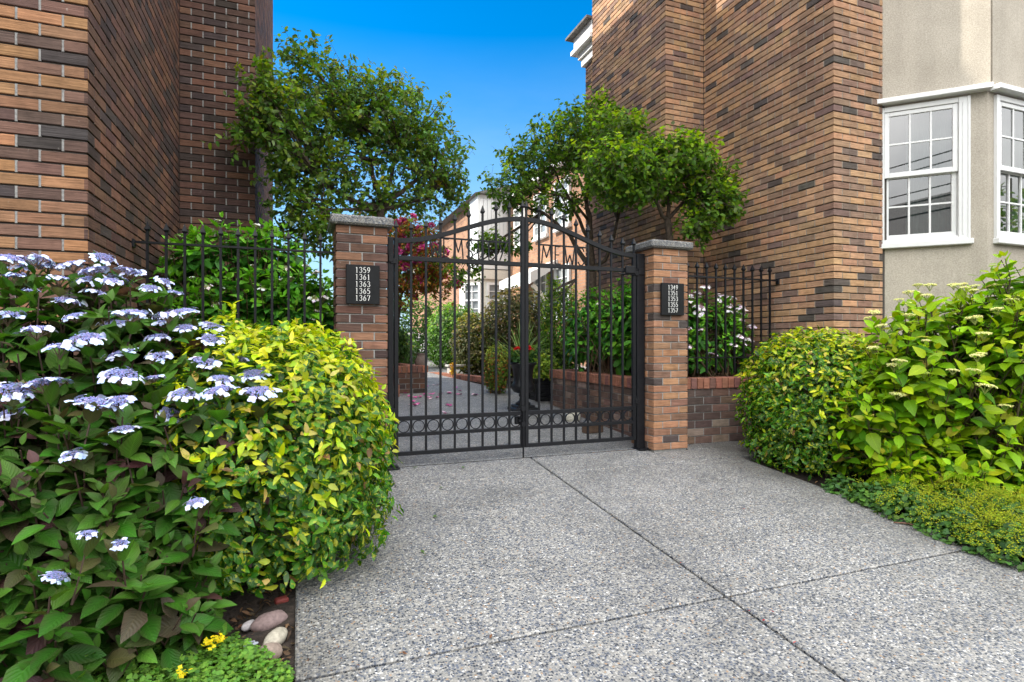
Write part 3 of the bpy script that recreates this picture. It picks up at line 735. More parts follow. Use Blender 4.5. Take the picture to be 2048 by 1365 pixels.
# ------------------------------------------------------------------ plants
OCT_V = np.array([(1,0,0),(-1,0,0),(0,1,0),(0,-1,0),(0,0,1),(0,0,-1)], float)
OCT_F = np.array([(0,2,4),(2,1,4),(1,3,4),(3,0,4),(2,0,5),(1,2,5),(3,1,5),(0,3,5)])
def specks(mb, P, r, tint, mat=0, flat=1.0):
    P = np.asarray(P, float); N = len(P)
    if N == 0: return
    r = np.broadcast_to(r, N)[:, None, None]
    V = (P[:, None, :] + OCT_V[None] * r * np.array((1, 1, flat))).reshape(-1, 3)
    b = (np.arange(N) * 6)[:, None]
    mb.block(V, [np.concatenate([b + f[None] for f in OCT_F])], mat, np.repeat(np.asarray(tint, float), 6, 0), np.zeros((N*6, 2)))
def lacecap(seed, R0, n_st, ctr, pet, size=.019, dome=.25):
    g = np.random.default_rng(seed); mb = MB(); n = int(300 * (R0/.06)**2)
    rr = R0 * np.sqrt(g.random(n)) * .93; ph = g.uniform(0, 2*PI, n)
    P = np.stack((rr*np.cos(ph), rr*np.sin(ph), dome*R0*(1 - (rr/R0)**2) + g.normal(0, .003, n)), 1)
    specks(mb, P, g.uniform(.0025, .005, n), pick(g, n, ctr, .2), 1)
    for i in range(n_st):
        a = 2*PI*(i + g.uniform(-.35, .35))/n_st; q = R0*g.uniform(.86, 1.26)
        c = np.array((q*math.cos(a), q*math.sin(a), g.uniform(-.014, .012) + dome*R0*max(0, 1 - (q/R0)**2) + .004))
        up = norm(np.array((math.cos(a)*.5, math.sin(a)*.5, 1.0)) + g.normal(0, .30, 3)); e1 = norm(np.cross(up, (0.3, .9, .1))); e2 = np.cross(up, e1); t0 = g.uniform(0, PI)
        D = np.array([e1*math.cos(t0 + k*PI/2) + e2*math.sin(t0 + k*PI/2) for k in range(4)])
        leaves(mb, np.tile(c, (4, 1)) + D*.001, D, np.tile(up, (4, 1)), size*g.uniform(.85, 1.15, 4), size*1.05, pick(g, 4, pet, .05), RD, .15, .12, 1)
        mb.tube([(0, 0, -.04), (c[0]*.55, c[1]*.55, -.018), tuple(c)], .0013, 3, 0, (.16, .10, .08), False)
    for i in range(7):
        a = 2*PI*i/7; mb.tube([(0, 0, -.05), (R0*.55*math.cos(a), R0*.55*math.sin(a), 0)], .002, 3, 0, (.14, .10, .06), False)
    return mb.mesh('flower_head', [M['tint'], M['petal']])
def cream_head(seed, R0):
    g = np.random.default_rng(seed); mb = MB(); n = 220
    rr = R0*np.sqrt(g.random(n)); ph = g.uniform(0, 2*PI, n)
    lump = .006*np.sin(ph*5 + seed)
    P = np.stack((rr*np.cos(ph), rr*np.sin(ph), .012*(1 - (rr/R0)**2) + lump*(rr/R0) + g.normal(0, .003, n)), 1)
    specks(mb, P, g.uniform(.003, .0065, n), pick(g, n, [(.5, (.70, .68, .22)), (.35, (.78, .75, .36)), (.15, (.45, .52, .10))], .1), 1, .8)
    for i in range(9):
        a = 2*PI*i/9; mb.tube([(0, 0, -.06), (R0*.4*math.cos(a), R0*.4*math.sin(a), -.02), (R0*.8*math.cos(a), R0*.8*math.sin(a), 0)], .002, 3, 0, (.22, .26, .06), False)
    return mb.mesh('flower_head', [M['tint'], M['petal']])

def hydrangea(label, group, clumps, base, pal_tip, pal_low, leafm, L, wl=.55, nodes=5, heads=(), head_p=0.3, head_z=-9, seed=1, spacing=.055, keep=None, droop=0.0, head_lift=.05, max_heads=95, old=None, stemcol=(.10, .065, .035), fixed=(), flat=None):
    """a bush of leafy shoots: every shoot has a stem, pairs of opposite leaves and at some tips a flower head"""
    g = np.random.default_rng(seed); t = thing('hydrangea_bush', label, 'bush', group, base)
    fol = MB(); stm = MB(); B = np.array(base, float); spots = []
    tips = [(np.array(f, float), norm(np.array((0, -.15, 1.0)) + g.normal(0, .2, 3)), True) for f in fixed]; nfix = len(tips)
    for c, r, n in clumps:
        c = np.array(c, float); r = np.array(r, float); k = 0
        while k < n:
            d = rdir(g, 1)[0]
            if d[2] < -.55: continue
            s = 1 - abs(g.normal(0, .16)); s = max(s, .35)
            p = c + r*d*s
            if p[2] < gz(p[1]) + .05 or (keep is not None and not keep(p)): continue
            o = norm(norm(d/r)*(.55) + np.array((0, 0, .75)) + g.normal(0, .16, 3)); tips.append((p, o, s > .85)); k += 1
    for ti, (p, o, outer) in enumerate(tips):
        e1 = norm(np.cross(o, (.37, .81, .21))); e2 = np.cross(o, e1); f0 = g.uniform(0, PI)
        is_head = False
        if heads and outer and len(spots) < max_heads and (ti < nfix or (p[2] > head_z and g.random() < head_p)): is_head = True
        nn = nodes + g.integers(-1, 2)
        for i in range(nn):
            q = p - o*spacing*(i + (.55 if is_head else 0))*(1 + .12*g.normal())
            if q[2] < gz(q[1]) + .04: break
            sc = (.42, .72, .95, 1.0, 1.0, .95, .9, .85)[min(i + (1 if is_head else 0), 7)]
            el = math.radians((62, 34, 14, 0, -10, -16, -20)[min(i, 6)] - droop) ; ph = f0 + i*PI/2 + g.normal(0, .2)
            for sg in (0, PI):
                if g.random() < .08: continue
                rad = e1*math.cos(ph + sg) + e2*math.sin(ph + sg)
                e = el + g.normal(0, .22)
                D = rad*math.cos(e) + o*math.sin(e); U = o*math.cos(e) - rad*math.sin(e) + g.normal(0, .15, 3)
                ll = L*sc*g.uniform(.78, 1.15)
                pal = pal_tip if i < 2 else pal_low
                if old is not None and g.random() < old[0]: pal = old[1]
                leaves(fol, [q - B + D*.02], [D], [U], ll, ll*wl*g.uniform(.9, 1.1), pick(g, 1, pal, .14), OV, g.uniform(.12, .4), g.uniform(.05, .45))
        foot = B + np.array((g.normal(0, .14), g.normal(0, .14), 0)); foot[2] = B[2]
        mid = foot*.45 + p*.55 + np.array((0, 0, .08)) + g.normal(0, .03, 3)
        stm.tube([foot - B, mid - B, p - o*.16 - B, p - B], [.0075, .006, .004, .003], 5, 0, stemcol)
        if is_head: spots.append((p, o))
    fol.build('foliage', leafm, t, smooth=True); stm.build('stem', M['tint'], t)
    for j, (p, o) in enumerate(spots):
        me = heads[int(g.integers(0, len(heads)))]
        ax = norm(o*.45 + np.array((0, -.10, .8)) + g.normal(0, .20, 3)) if flat is None else norm(np.array((0, 0, 1.0)) + g.normal(0, flat, 3))
        rot = Vector(tuple(ax)).to_track_quat('Z', 'Y') @ Matrix.Rotation(g.uniform(0, 2*PI), 3, 'Z').to_quaternion()
        child_mesh('flower_head', me, t, tuple(p + ax*head_lift - B), rot.to_euler(), float(g.uniform(.62, 1.1) * (.88 if p[2] > .55 else .72 if p[2] > .3 else .5)))
    return t
BLUE_C = [(.40, (.19, .23, .50)), (.35, (.27, .29, .56)), (.25, (.36, .30, .50))]
BLUE_P = [(.50, (.56, .62, .82)), (.30, (.44, .53, .84)), (.20, (.66, .67, .78))]
PINK_P = [(.6, (.82, .80, .80)), (.4, (.78, .62, .74))]; PINK_C = [(.5, (.42, .22, .36)), (.3, (.5, .42, .2)), (.2, (.36, .2, .4))]
WHITE_P = [(1, (.80, .81, .76))]; WHITE_C = [(.6, (.34, .36, .10)), (.4, (.42, .34, .26))]
blue_heads = [lacecap(i, R0, n, BLUE_C, BLUE_P, .021) for i, (R0, n) in enumerate(((.068, 11), (.078, 13), (.056, 9), (.072, 12), (.050, 8), (.064, 13)))]
pink_heads = [lacecap(20 + i, R0, n, PINK_C, PINK_P, .026) for i, (R0, n) in enumerate(((.046, 7), (.054, 8)))]
white_heads = [lacecap(30 + i, R0, n, WHITE_C, WHITE_P, .017) for i, (R0, n) in enumerate(((.036, 7), (.03, 6)))]
cream_heads = [cream_head(40 + i, r) for i, r in enumerate((.066, .054, .060))]
GRN = (.05, .125, .022)
BLUE_TIPS = [at(x, y + 14, Y) for x, y, Y in ((200, 528, 3.3), (155, 545, 3.3), (45, 552, 3.25), (95, 550, 3.3), (270, 562, 3.3), (120, 575, 3.2), (230, 572, 3.25), (60, 600, 3.15), (185, 602, 3.15), (345, 600, 3.2), (300, 590, 3.25), (130, 620, 3.1), (280, 652, 3.1), (330, 662, 3.1), (230, 665, 3.05), (320, 690, 3.05), (420, 690, 3.05), (75, 680, 2.9), (180, 695, 2.85), (255, 725, 2.9), (320, 730, 2.9), (405, 740, 2.9), (475, 735, 2.95), (510, 765, 2.85), (440, 775, 2.8), (95, 790, 2.7), (370, 805, 2.7), (445, 800, 2.7), (520, 800, 2.75), (250, 880, 2.6), (150, 932, 2.5), (20, 800, 2.7), (310, 775, 2.8), (15, 650, 3.0), (250, 555, 3.25), (15, 535, 3.2), (75, 535, 3.25), (190, 575, 3.2), (30, 570, 3.15), (320, 575, 3.3), (160, 650, 3.0), (370, 640, 3.15), (100, 1180, 2.28), (170, 1095, 2.32), (245, 1105, 2.35), (395, 1025, 2.5), (245, 820, 2.6), (180, 830, 2.6))]
TIP_L = [(.5, (.065, .165, .018)), (.35, (.05, .135, .016)), (.15, (.08, .085, .03))]
LOW_L = [(.5, (.038, .125, .012)), (.38, (.028, .095, .011)), (.12, (.05, .07, .022))]
PUR = [(.5, (.085, .04, .045)), (.5, (.06, .05, .03))]
hydrangea('broad bush crowded with flat blue and white lacecap flowers by the brick house corner', None,
          [((-1.02, 3.20, .56), (.86, .48, .78), 230), ((-.52, 2.98, .36), (.50, .42, .62), 150), ((-.98, 2.74, .18), (.58, .42, .62), 210), ((-.80, 2.55, -.02), (.52, .30, .30), 90)],
          (-.8, 3.05, gz(3.05) - .05), TIP_L, LOW_L, M['leaf_purple'], .14, .60, 5, blue_heads, .62, .40, 3, .05, old=(.10, PUR), head_lift=.07, stemcol=(.05, .028, .02), keep=lambda p: p[1] < 3.7, max_heads=95,
          fixed=BLUE_TIPS)
TIP_G = [(.5, (.17, .42, .025)), (.5, (.12, .33, .022))]; LOW_G = [(.5, (.055, .20, .025)), (.3, (.075, .24, .026)), (.2, (.04, .15, .022))]
hydrangea('dark green lacecap hydrangea with few white flowers growing through the fence by the chimney', 'hydrangeas behind the fences',
          [((-.44, 5.30, 1.44), (.70, .42, .64), 230), ((.0, 4.98, 1.15), (.34, .22, .50), 110), ((-.35, 4.92, 1.15), (.60, .16, .45), 100)], (-.42, 5.3, .55), TIP_G, LOW_G, M['leaf_hyd'], .14, .58, 5, white_heads, .13, .9, 5, .055, droop=6,
          keep=lambda p: p[0] > -1.04 and p[0] < .40 and p[1] < 6.2 and not (p[0] > .2 and p[1] < 4.95))
hydrangea('leafy hydrangea with pinkish white lacecaps behind the fence beside the orange pillar', 'hydrangeas behind the fences',
          [((4.22, 5.10, 1.10), (.58, .32, .50), 210)], (4.2, 5.2, .55), TIP_G, LOW_G, M['leaf_hyd'], .10, .55, 5, pink_heads, .40, .8, 6, .045, droop=8, keep=lambda p: p[0] < 4.86 and p[0] > 3.60)
hydrangea('tall broad leaved hydrangea without flowers overhanging the brick bed inside the gate', None,
          [((3.75, 5.75, 1.22), (.48, .72, .62), 210), ((3.70, 6.7, 1.25), (.46, .6, .58), 120)], (3.8, 6.1, .55), TIP_G, [(.5, (.06, .22, .022)), (.3, (.08, .27, .025)), (.2, (.045, .16, .02))], M['leaf_hyd'], .125, .62, 6, white_heads, .03, .9, 7, .055, droop=16,
          keep=lambda p: p[0] < 4.26 and p[1] > 5.0)
TIP_Y = [(.4, (.26, .41, .006)), (.35, (.20, .35, .006)), (.25, (.36, .46, .01))]; LOW_Y = [(.40, (.12, .26, .006)), (.30, (.18, .32, .006)), (.3, (.065, .17, .006))]
OLD_Y = [(.7, (.34, .38, .03)), (.3, (.33, .26, .05))]
hydrangea('big bright green hydrangea with flat cream flower heads under the bay windows', None,
          [((5.0, 3.05, .70), (.90, .60, .74), 250), ((5.5, 2.72, .88), (.80, .62, .90), 230), ((4.55, 3.22, .42), (.62, .45, .54), 110), ((5.0, 2.72, .12), (.75, .38, .34), 110), ((4.5, 3.0, .10), (.5, .3, .3), 60)],
          (5.0, 2.95, gz(2.95) - .05), TIP_Y, LOW_Y, M['leaf_big'], .145, .60, 5, cream_heads, .75, .35, 8, .055, stemcol=(.06, .045, .02), old=(.07, OLD_Y), head_lift=.125, flat=.10, keep=lambda p: p[0] + p[1] < 9.55 and p[1] < 3.75 and not (p[1] > 3.3 and p[0] > 6.1))

def super_pts(g, c, r, n, e, lo=.72, zmin=-.9, pw=1.0):
    d = rdir(g, int(n*1.6)); d = d[d[:, 2] > zmin][:n]; N = len(d)
    k = (np.abs(d)**e).sum(1)**(1/e); s = 1 - (1 - lo)*g.random(N)**pw
    lump = 1 + .035*np.sin(d[:, 0]*9 + 1) * np.sin(d[:, 1]*8) + .03*np.sin(d[:, 2]*11 + d[:, 0]*6)
    P = np.array(c) + np.array(r)*d/k[:, None]*s[:, None]*lump[:, None]
    nr = norm(np.sign(d)*np.abs(d)**(e-1)/np.array(r))
    return P, nr, s, d
def leafy(mb, g, P, nr, L, W, tint, up=.35, jit=.55, prof=OV, fold=.3, curl=.3, mat=0):
    N = len(P)
    U = norm(nr + np.array((0, 0, up)) + g.normal(0, jit, (N, 3)))
    D = norm(np.cross(U, rdir(g, N))) + nr*.35 + np.array((0, 0, .18))
    leaves(mb, P, D, U, L*g.uniform(.7, 1.2, N), W*g.uniform(.8, 1.15, N), tint, prof, fold, curl, mat)
def hedge(label, c, r, n, L, W, pal_new, pal_old, e=2.8, seed=1, group=None, sprigs=260, keep=None, leafm='leaf_hedge', name='clipped_hedge', cat='hedge', newtop=.55, lo=.68, prof=OV, stems=26):
    g = np.random.default_rng(seed); base = (c[0], c[1], max(c[2] - r[2], gz(c[1]) - .05)); t = thing(name, label, cat, group, base)
    fol = MB(); P, nr, s, d = super_pts(g, c, r, n, e, lo)
    P = P[:]; ok = P[:, 2] > base[2] + .05
    if keep is not None: ok &= keep(P)
    P, nr, s, d = P[ok], nr[ok], s[ok], d[ok]
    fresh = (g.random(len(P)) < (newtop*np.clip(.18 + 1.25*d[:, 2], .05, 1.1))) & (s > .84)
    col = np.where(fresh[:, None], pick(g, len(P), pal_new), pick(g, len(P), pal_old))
    leafy(fol, g, P - np.array(base), nr, L, W, col, .35, .5, prof)
    # young sprigs that stand a little proud of the clipped face
    P, nr, s, d = super_pts(g, c, r, sprigs, e, .97)
    ok = P[:, 2] > base[2] + .12
    if keep is not None: ok &= keep(P)
    P, nr, d = P[ok], nr[ok], d[ok]
    for k in range(len(P)):
        ax = norm(nr[k]*.8 + np.array((0, 0, .55)) + g.normal(0, .25, 3)); m = 6; a = g.uniform(0, 2*PI, m)
        e1 = norm(np.cross(ax, (.3, .8, .2))); e2 = np.cross(ax, e1); rad = np.cos(a)[:, None]*e1 + np.sin(a)[:, None]*e2
        D = rad*.8 + ax*g.uniform(.25, .9, (m, 1)); U = ax - rad*.4
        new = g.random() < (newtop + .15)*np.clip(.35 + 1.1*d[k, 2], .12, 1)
        leaves(fol, P[k] - np.array(base) + ax*(g.uniform(-.02, .03, (m, 1)) + (g.uniform(.02, .06) if g.random() < .12 else 0)), D, U + g.normal(0, .15, (m, 3)), L*g.uniform(.65, 1.1, m), W*g.uniform(.75, 1.05, m), pick(g, m, pal_new if new else pal_old), prof, .3, .25)
    fol.build('foliage', M[leafm], t, smooth=True)
    stm = MB()
    for k in range(stems):
        dd = rdir(g, 1)[0]; dd[2] = abs(dd[2])*.9; q = np.array(c) + np.array(r)*dd*.78 - np.array(base)
        f = np.array((g.normal(0, r[0]*.18), g.normal(0, r[1]*.18), 0))
        stm.tube([f, f*.5 + q*.5 + np.array((0, 0, .05)), q], [.011, .007, .003], 5, 0, (.10, .075, .045))
    stm.build('stem', M['tint'], t); return t
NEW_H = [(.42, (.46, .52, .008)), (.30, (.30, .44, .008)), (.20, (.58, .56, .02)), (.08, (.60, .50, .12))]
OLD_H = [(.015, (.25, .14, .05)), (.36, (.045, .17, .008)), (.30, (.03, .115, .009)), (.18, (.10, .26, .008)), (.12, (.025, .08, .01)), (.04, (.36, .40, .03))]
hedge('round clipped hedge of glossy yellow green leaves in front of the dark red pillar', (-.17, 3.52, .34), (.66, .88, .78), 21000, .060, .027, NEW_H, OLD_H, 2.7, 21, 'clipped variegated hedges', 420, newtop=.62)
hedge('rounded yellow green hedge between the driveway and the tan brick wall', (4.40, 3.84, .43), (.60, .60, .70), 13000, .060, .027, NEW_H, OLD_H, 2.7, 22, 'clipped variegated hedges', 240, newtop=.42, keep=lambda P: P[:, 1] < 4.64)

def bez(a, b, c, n=6):
    return [tuple((1-t)**2*np.array(a) + 2*t*(1-t)*np.array(b) + t*t*np.array(c)) for t in np.linspace(0, 1, n)]
def tree(label, base, limbs, blobs, pal, L, W, seed, group='small leafy trees', keep=None, twig=(.12, .26), leafm='leaf_tree', cat='tree', name='small_tree', per=9, prof=RD, berries=0, flowers=None, barkr=1.0, litpal=None):
    """limbs: list of (points, r0, r1); blobs: (centre, radii, twigs, limb point)"""
    g = np.random.default_rng(seed); B = np.array(base, float); t = thing(name, label, cat, group, base)
    wood = MB(); fol = MB(); bp = []
    for pts, r0, r1 in limbs:
        q = [np.array(p, float) - B for p in pts]; m = len(q)
        fine = []
        for i in range(m - 1):
            for k in range(4): fine.append(q[i] + (q[i+1] - q[i])*k/4 + g.normal(0, .012, 3)*(k > 0))
        fine.append(q[-1]); rad = np.linspace(r0, r1, len(fine))*barkr
        wood.tube(fine, list(rad), 7, 0)
    for c, r, n, root in blobs:
        c = np.array(c, float); r = np.array(r, float); root = np.array(root, float)
        d = rdir(g, n); s = g.random(n)**.40
        lump = 1 + .16*np.sin(d[:, 0]*5 + seed)*np.sin(d[:, 1]*6 + 2) + .12*np.sin(d[:, 2]*8 + seed)
        P = c + r*d*s[:, None]*lump[:, None]
        if keep is not None:
            ok = keep(P); P, d, s = P[ok], d[ok], s[ok]
        nb = max(5, n // 16)
        for k in g.choice(len(P), min(nb, len(P)), replace=False):
            mid = root*.45 + P[k]*.55 + np.array((0, 0, .10 if P[k][2] > root[2] else .02)) + g.normal(0, .07, 3)
            wood.tube([np.array(x) - B for x in bez(root, mid, P[k])], list(np.linspace(.016, .003, 6)*barkr), 5, 0)
        for k in range(len(P)):
            ax = norm(d[k]*.7 + np.array((0, 0, .35)) + g.normal(0, .5, 3)); ln = g.uniform(*twig)*(g.uniform(1.5, 2.3) if g.random() < .10 else 1)
            q0 = P[k] - ax*ln*.4 - B; bend = g.normal(0, .1, 3)
            wood.tube([q0, q0 + ax*ln*.5 + bend*ln*.3, q0 + ax*ln], [.0026, .002, .0012], 3, 0, cap=False)
            m = per; tt = g.uniform(.1, 1.02, m)[:, None]; a = np.arange(m)*2.4 + g.uniform(0, 6)
            e1 = norm(np.cross(ax, (.3, .8, .2))); e2 = np.cross(ax, e1); rad = np.cos(a)[:, None]*e1 + np.sin(a)[:, None]*e2
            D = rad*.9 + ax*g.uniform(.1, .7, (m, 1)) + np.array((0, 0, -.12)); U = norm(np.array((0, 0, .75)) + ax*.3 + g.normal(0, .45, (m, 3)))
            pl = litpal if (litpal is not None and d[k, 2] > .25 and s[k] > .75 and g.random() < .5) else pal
            leaves(fol, q0 + ax*ln*tt + rad*.006, D, U, L*g.uniform(.65, 1.15, m), W*g.uniform(.75, 1.1, m), pick(g, m, pl), prof, .22, .2)
            bp.append(q0 + ax*ln)
    wood.build('trunk', M['bark'], t, smooth=True); fol.build('crown', M[leafm], t, smooth=True)
    if berries:
        bm = MB(); idx = g.choice(len(bp), berries); Pq = np.array(bp)[idx] + g.normal(0, .03, (berries, 3)) - np.array((0, 0, .04))
        specks(bm, Pq, g.uniform(.006, .010, berries), pick(g, berries, [(.6, (.22, .05, .03)), (.4, (.30, .13, .06))]), 0); tag(bm.build('berries', M['tint'], t), kind='stuff')
    if flowers:
        fm = []
        for v in range(2):
            f = MB(); gg = np.random.default_rng(70 + v)
            D = rdir(gg, 42); D[:, 2] = np.abs(D[:, 2])*.8
            leaves(f, D*.02, D, rdir(gg, 42), .055*gg.uniform(.7, 1.2, 42), .045, pick(gg, 42, [(.6, (.66, .06, .30)), (.4, (.74, .16, .42))], .12), RD, .2, .3); fm.append(f.mesh('flower_cluster', M['petal']))
        for k in range(flowers):
            q = bp[int(g.integers(0, len(bp)))]; child_mesh('flower_cluster', fm[k % 2], t, tuple(q), (g.uniform(0, 1), g.uniform(0, 1), g.uniform(0, 6)), float(g.uniform(.7, 1.5)))
    return t
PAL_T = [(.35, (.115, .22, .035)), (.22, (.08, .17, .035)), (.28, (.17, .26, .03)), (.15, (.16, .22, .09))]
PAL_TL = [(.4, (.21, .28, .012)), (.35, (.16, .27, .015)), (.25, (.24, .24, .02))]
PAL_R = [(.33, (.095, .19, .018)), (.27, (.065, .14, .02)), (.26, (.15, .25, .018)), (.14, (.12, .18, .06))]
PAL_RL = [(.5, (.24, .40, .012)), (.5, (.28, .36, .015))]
# tree behind the dark red pillar
YT = 6.7; tb = (.72, YT, .55); F0 = at(762, 418, YT)
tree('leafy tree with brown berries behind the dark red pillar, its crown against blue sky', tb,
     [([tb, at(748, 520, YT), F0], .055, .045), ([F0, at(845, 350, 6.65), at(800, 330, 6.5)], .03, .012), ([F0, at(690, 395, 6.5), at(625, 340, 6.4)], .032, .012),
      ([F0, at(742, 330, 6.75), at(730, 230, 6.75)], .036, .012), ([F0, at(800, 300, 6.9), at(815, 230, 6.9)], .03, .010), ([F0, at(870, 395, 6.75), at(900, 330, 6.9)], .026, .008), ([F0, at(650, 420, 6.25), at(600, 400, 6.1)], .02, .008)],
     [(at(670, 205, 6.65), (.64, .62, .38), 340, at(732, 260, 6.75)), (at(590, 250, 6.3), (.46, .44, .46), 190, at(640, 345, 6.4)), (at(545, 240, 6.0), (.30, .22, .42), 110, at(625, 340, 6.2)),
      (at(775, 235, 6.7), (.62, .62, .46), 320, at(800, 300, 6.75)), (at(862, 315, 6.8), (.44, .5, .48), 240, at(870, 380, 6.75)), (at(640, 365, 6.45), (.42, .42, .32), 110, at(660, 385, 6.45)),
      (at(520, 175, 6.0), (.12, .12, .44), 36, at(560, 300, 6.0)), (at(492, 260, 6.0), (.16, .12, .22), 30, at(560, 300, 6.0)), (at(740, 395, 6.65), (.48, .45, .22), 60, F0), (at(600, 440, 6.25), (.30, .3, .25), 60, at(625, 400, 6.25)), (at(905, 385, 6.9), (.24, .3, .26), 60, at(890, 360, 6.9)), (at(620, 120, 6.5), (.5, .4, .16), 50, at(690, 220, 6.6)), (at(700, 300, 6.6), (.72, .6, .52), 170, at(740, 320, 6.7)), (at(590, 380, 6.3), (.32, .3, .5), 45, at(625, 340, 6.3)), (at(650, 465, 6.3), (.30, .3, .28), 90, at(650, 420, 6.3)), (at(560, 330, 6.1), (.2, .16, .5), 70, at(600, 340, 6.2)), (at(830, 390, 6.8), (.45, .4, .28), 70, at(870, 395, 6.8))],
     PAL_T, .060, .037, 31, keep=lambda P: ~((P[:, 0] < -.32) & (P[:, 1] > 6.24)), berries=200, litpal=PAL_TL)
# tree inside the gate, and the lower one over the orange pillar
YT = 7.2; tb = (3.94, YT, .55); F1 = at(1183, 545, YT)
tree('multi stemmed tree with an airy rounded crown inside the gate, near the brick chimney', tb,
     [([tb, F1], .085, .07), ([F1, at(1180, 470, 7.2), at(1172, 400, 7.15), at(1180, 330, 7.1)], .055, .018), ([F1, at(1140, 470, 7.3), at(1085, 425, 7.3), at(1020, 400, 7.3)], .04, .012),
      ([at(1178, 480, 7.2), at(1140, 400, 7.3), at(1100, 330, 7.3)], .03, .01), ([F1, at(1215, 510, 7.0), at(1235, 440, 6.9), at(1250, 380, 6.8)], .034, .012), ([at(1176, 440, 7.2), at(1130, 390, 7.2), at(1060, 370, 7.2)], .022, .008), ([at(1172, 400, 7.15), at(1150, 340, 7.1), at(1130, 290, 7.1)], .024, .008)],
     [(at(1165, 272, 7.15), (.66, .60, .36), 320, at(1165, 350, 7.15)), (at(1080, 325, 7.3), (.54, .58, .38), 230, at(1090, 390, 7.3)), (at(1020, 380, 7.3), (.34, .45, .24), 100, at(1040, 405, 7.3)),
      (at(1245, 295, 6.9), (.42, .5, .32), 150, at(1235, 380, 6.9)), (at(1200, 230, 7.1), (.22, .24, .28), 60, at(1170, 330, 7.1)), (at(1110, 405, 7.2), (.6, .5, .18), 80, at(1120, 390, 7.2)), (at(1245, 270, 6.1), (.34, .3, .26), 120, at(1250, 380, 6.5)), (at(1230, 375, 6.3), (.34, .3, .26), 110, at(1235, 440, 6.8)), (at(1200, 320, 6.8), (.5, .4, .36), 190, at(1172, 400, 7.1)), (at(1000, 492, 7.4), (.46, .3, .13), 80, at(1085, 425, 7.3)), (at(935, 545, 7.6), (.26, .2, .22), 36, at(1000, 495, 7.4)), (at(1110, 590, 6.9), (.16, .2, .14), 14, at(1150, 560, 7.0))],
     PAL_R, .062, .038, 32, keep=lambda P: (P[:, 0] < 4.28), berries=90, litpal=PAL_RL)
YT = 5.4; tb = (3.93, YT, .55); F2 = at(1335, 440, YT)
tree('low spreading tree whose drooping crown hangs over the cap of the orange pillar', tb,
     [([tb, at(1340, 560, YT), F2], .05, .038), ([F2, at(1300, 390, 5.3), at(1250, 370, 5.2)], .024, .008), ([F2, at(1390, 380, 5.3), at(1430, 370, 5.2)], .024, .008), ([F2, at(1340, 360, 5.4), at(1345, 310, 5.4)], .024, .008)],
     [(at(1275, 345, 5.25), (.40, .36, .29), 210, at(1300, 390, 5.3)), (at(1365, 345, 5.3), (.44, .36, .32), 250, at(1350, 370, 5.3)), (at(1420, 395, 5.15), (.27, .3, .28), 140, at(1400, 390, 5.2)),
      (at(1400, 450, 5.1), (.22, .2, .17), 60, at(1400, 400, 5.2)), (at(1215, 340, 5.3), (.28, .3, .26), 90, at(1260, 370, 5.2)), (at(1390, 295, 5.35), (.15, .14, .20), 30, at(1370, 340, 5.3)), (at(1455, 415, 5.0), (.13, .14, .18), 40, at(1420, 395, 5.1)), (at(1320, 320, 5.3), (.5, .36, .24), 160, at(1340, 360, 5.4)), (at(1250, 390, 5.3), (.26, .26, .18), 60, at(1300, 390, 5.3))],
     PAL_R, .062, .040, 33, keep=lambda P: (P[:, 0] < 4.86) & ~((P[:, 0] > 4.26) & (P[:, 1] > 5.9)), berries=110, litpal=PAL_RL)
# pink flowering tree over the far bed
tb = (1.45, 9.6, .55); F3 = at(800, 600, 9.6)
PAL_RH = [(.30, (.38, .10, .035)), (.20, (.25, .14, .03)), (.30, (.14, .24, .025)), (.20, (.48, .22, .05))]
tree('dark leaved tree with magenta flower clusters beside the far path', tb,
     [([tb, F3], .06, .04), ([F3, at(830, 520, 9.6), at(850, 470, 9.6)], .025, .010), ([F3, at(770, 520, 9.4), at(745, 470, 9.2)], .025, .010)],
     [(at(835, 520, 9.6), (.48, .55, .54), 230, at(830, 520, 9.6)), (at(785, 565, 9.4), (.44, .45, .45), 150, at(780, 540, 9.4)), (at(872, 555, 9.7), (.32, .4, .34), 110, at(840, 540, 9.6)), (at(745, 460, 9.2), (.42, .4, .36), 100, at(750, 480, 9.3)), (at(825, 465, 9.6), (.46, .45, .24), 110, at(840, 480, 9.6))],
     PAL_RH, .085, .036, 34, None, leafm='leaf_plain', name='flowering_tree', flowers=66, twig=(.12, .24), per=10, prof=LN, litpal=[(1, (.14, .17, .03))])

# shrubs along the far path
def shrub(label, c, r, n, L, pal, pal2, seed, e=2.2, newtop=.5, group='garden shrubs beyond the gate', prof=RD, wl=.5):
    return hedge(label, c, r, n, L, L*wl, pal, pal2, e, seed, group, max(40, n // 60), leafm='leaf_plain', name='garden_shrub', cat='shrub', newtop=newtop, lo=.6, prof=prof, stems=14)
shrub('olive brown leafed shrub behind the black urn', (3.95, 10.2, 1.15), (.72, .8, .98), 6500, .075, [(.5, (.20, .17, .04)), (.5, (.15, .10, .04))], [(.6, (.07, .085, .025)), (.4, (.09, .07, .03))], 61)
shrub('yellow green shrub against the sunlit brick row behind the tall hydrangea', (4.2, 8.75, 1.25), (.38, .45, .88), 4200, .055, [(1, (.30, .40, .03))], [(.6, (.13, .26, .02)), (.4, (.08, .17, .02))], 62, newtop=.8)
shrub('bright green hedge like shrub below the white bay', (3.35, 12.6, 1.15), (.62, .8, .78), 5200, .075, [(1, (.17, .32, .03))], [(.6, (.07, .16, .025)), (.4, (.05, .11, .02))], 63, 2.6)
shrub('bronze tinted bush with yellowish tips by the stone bench', (3.35, 11.0, 1.0), (.48, .6, .68), 4200, .07, [(.6, (.24, .22, .04)), (.4, (.18, .13, .04))], [(.6, (.09, .09, .03)), (.4, (.06, .08, .025))], 64)
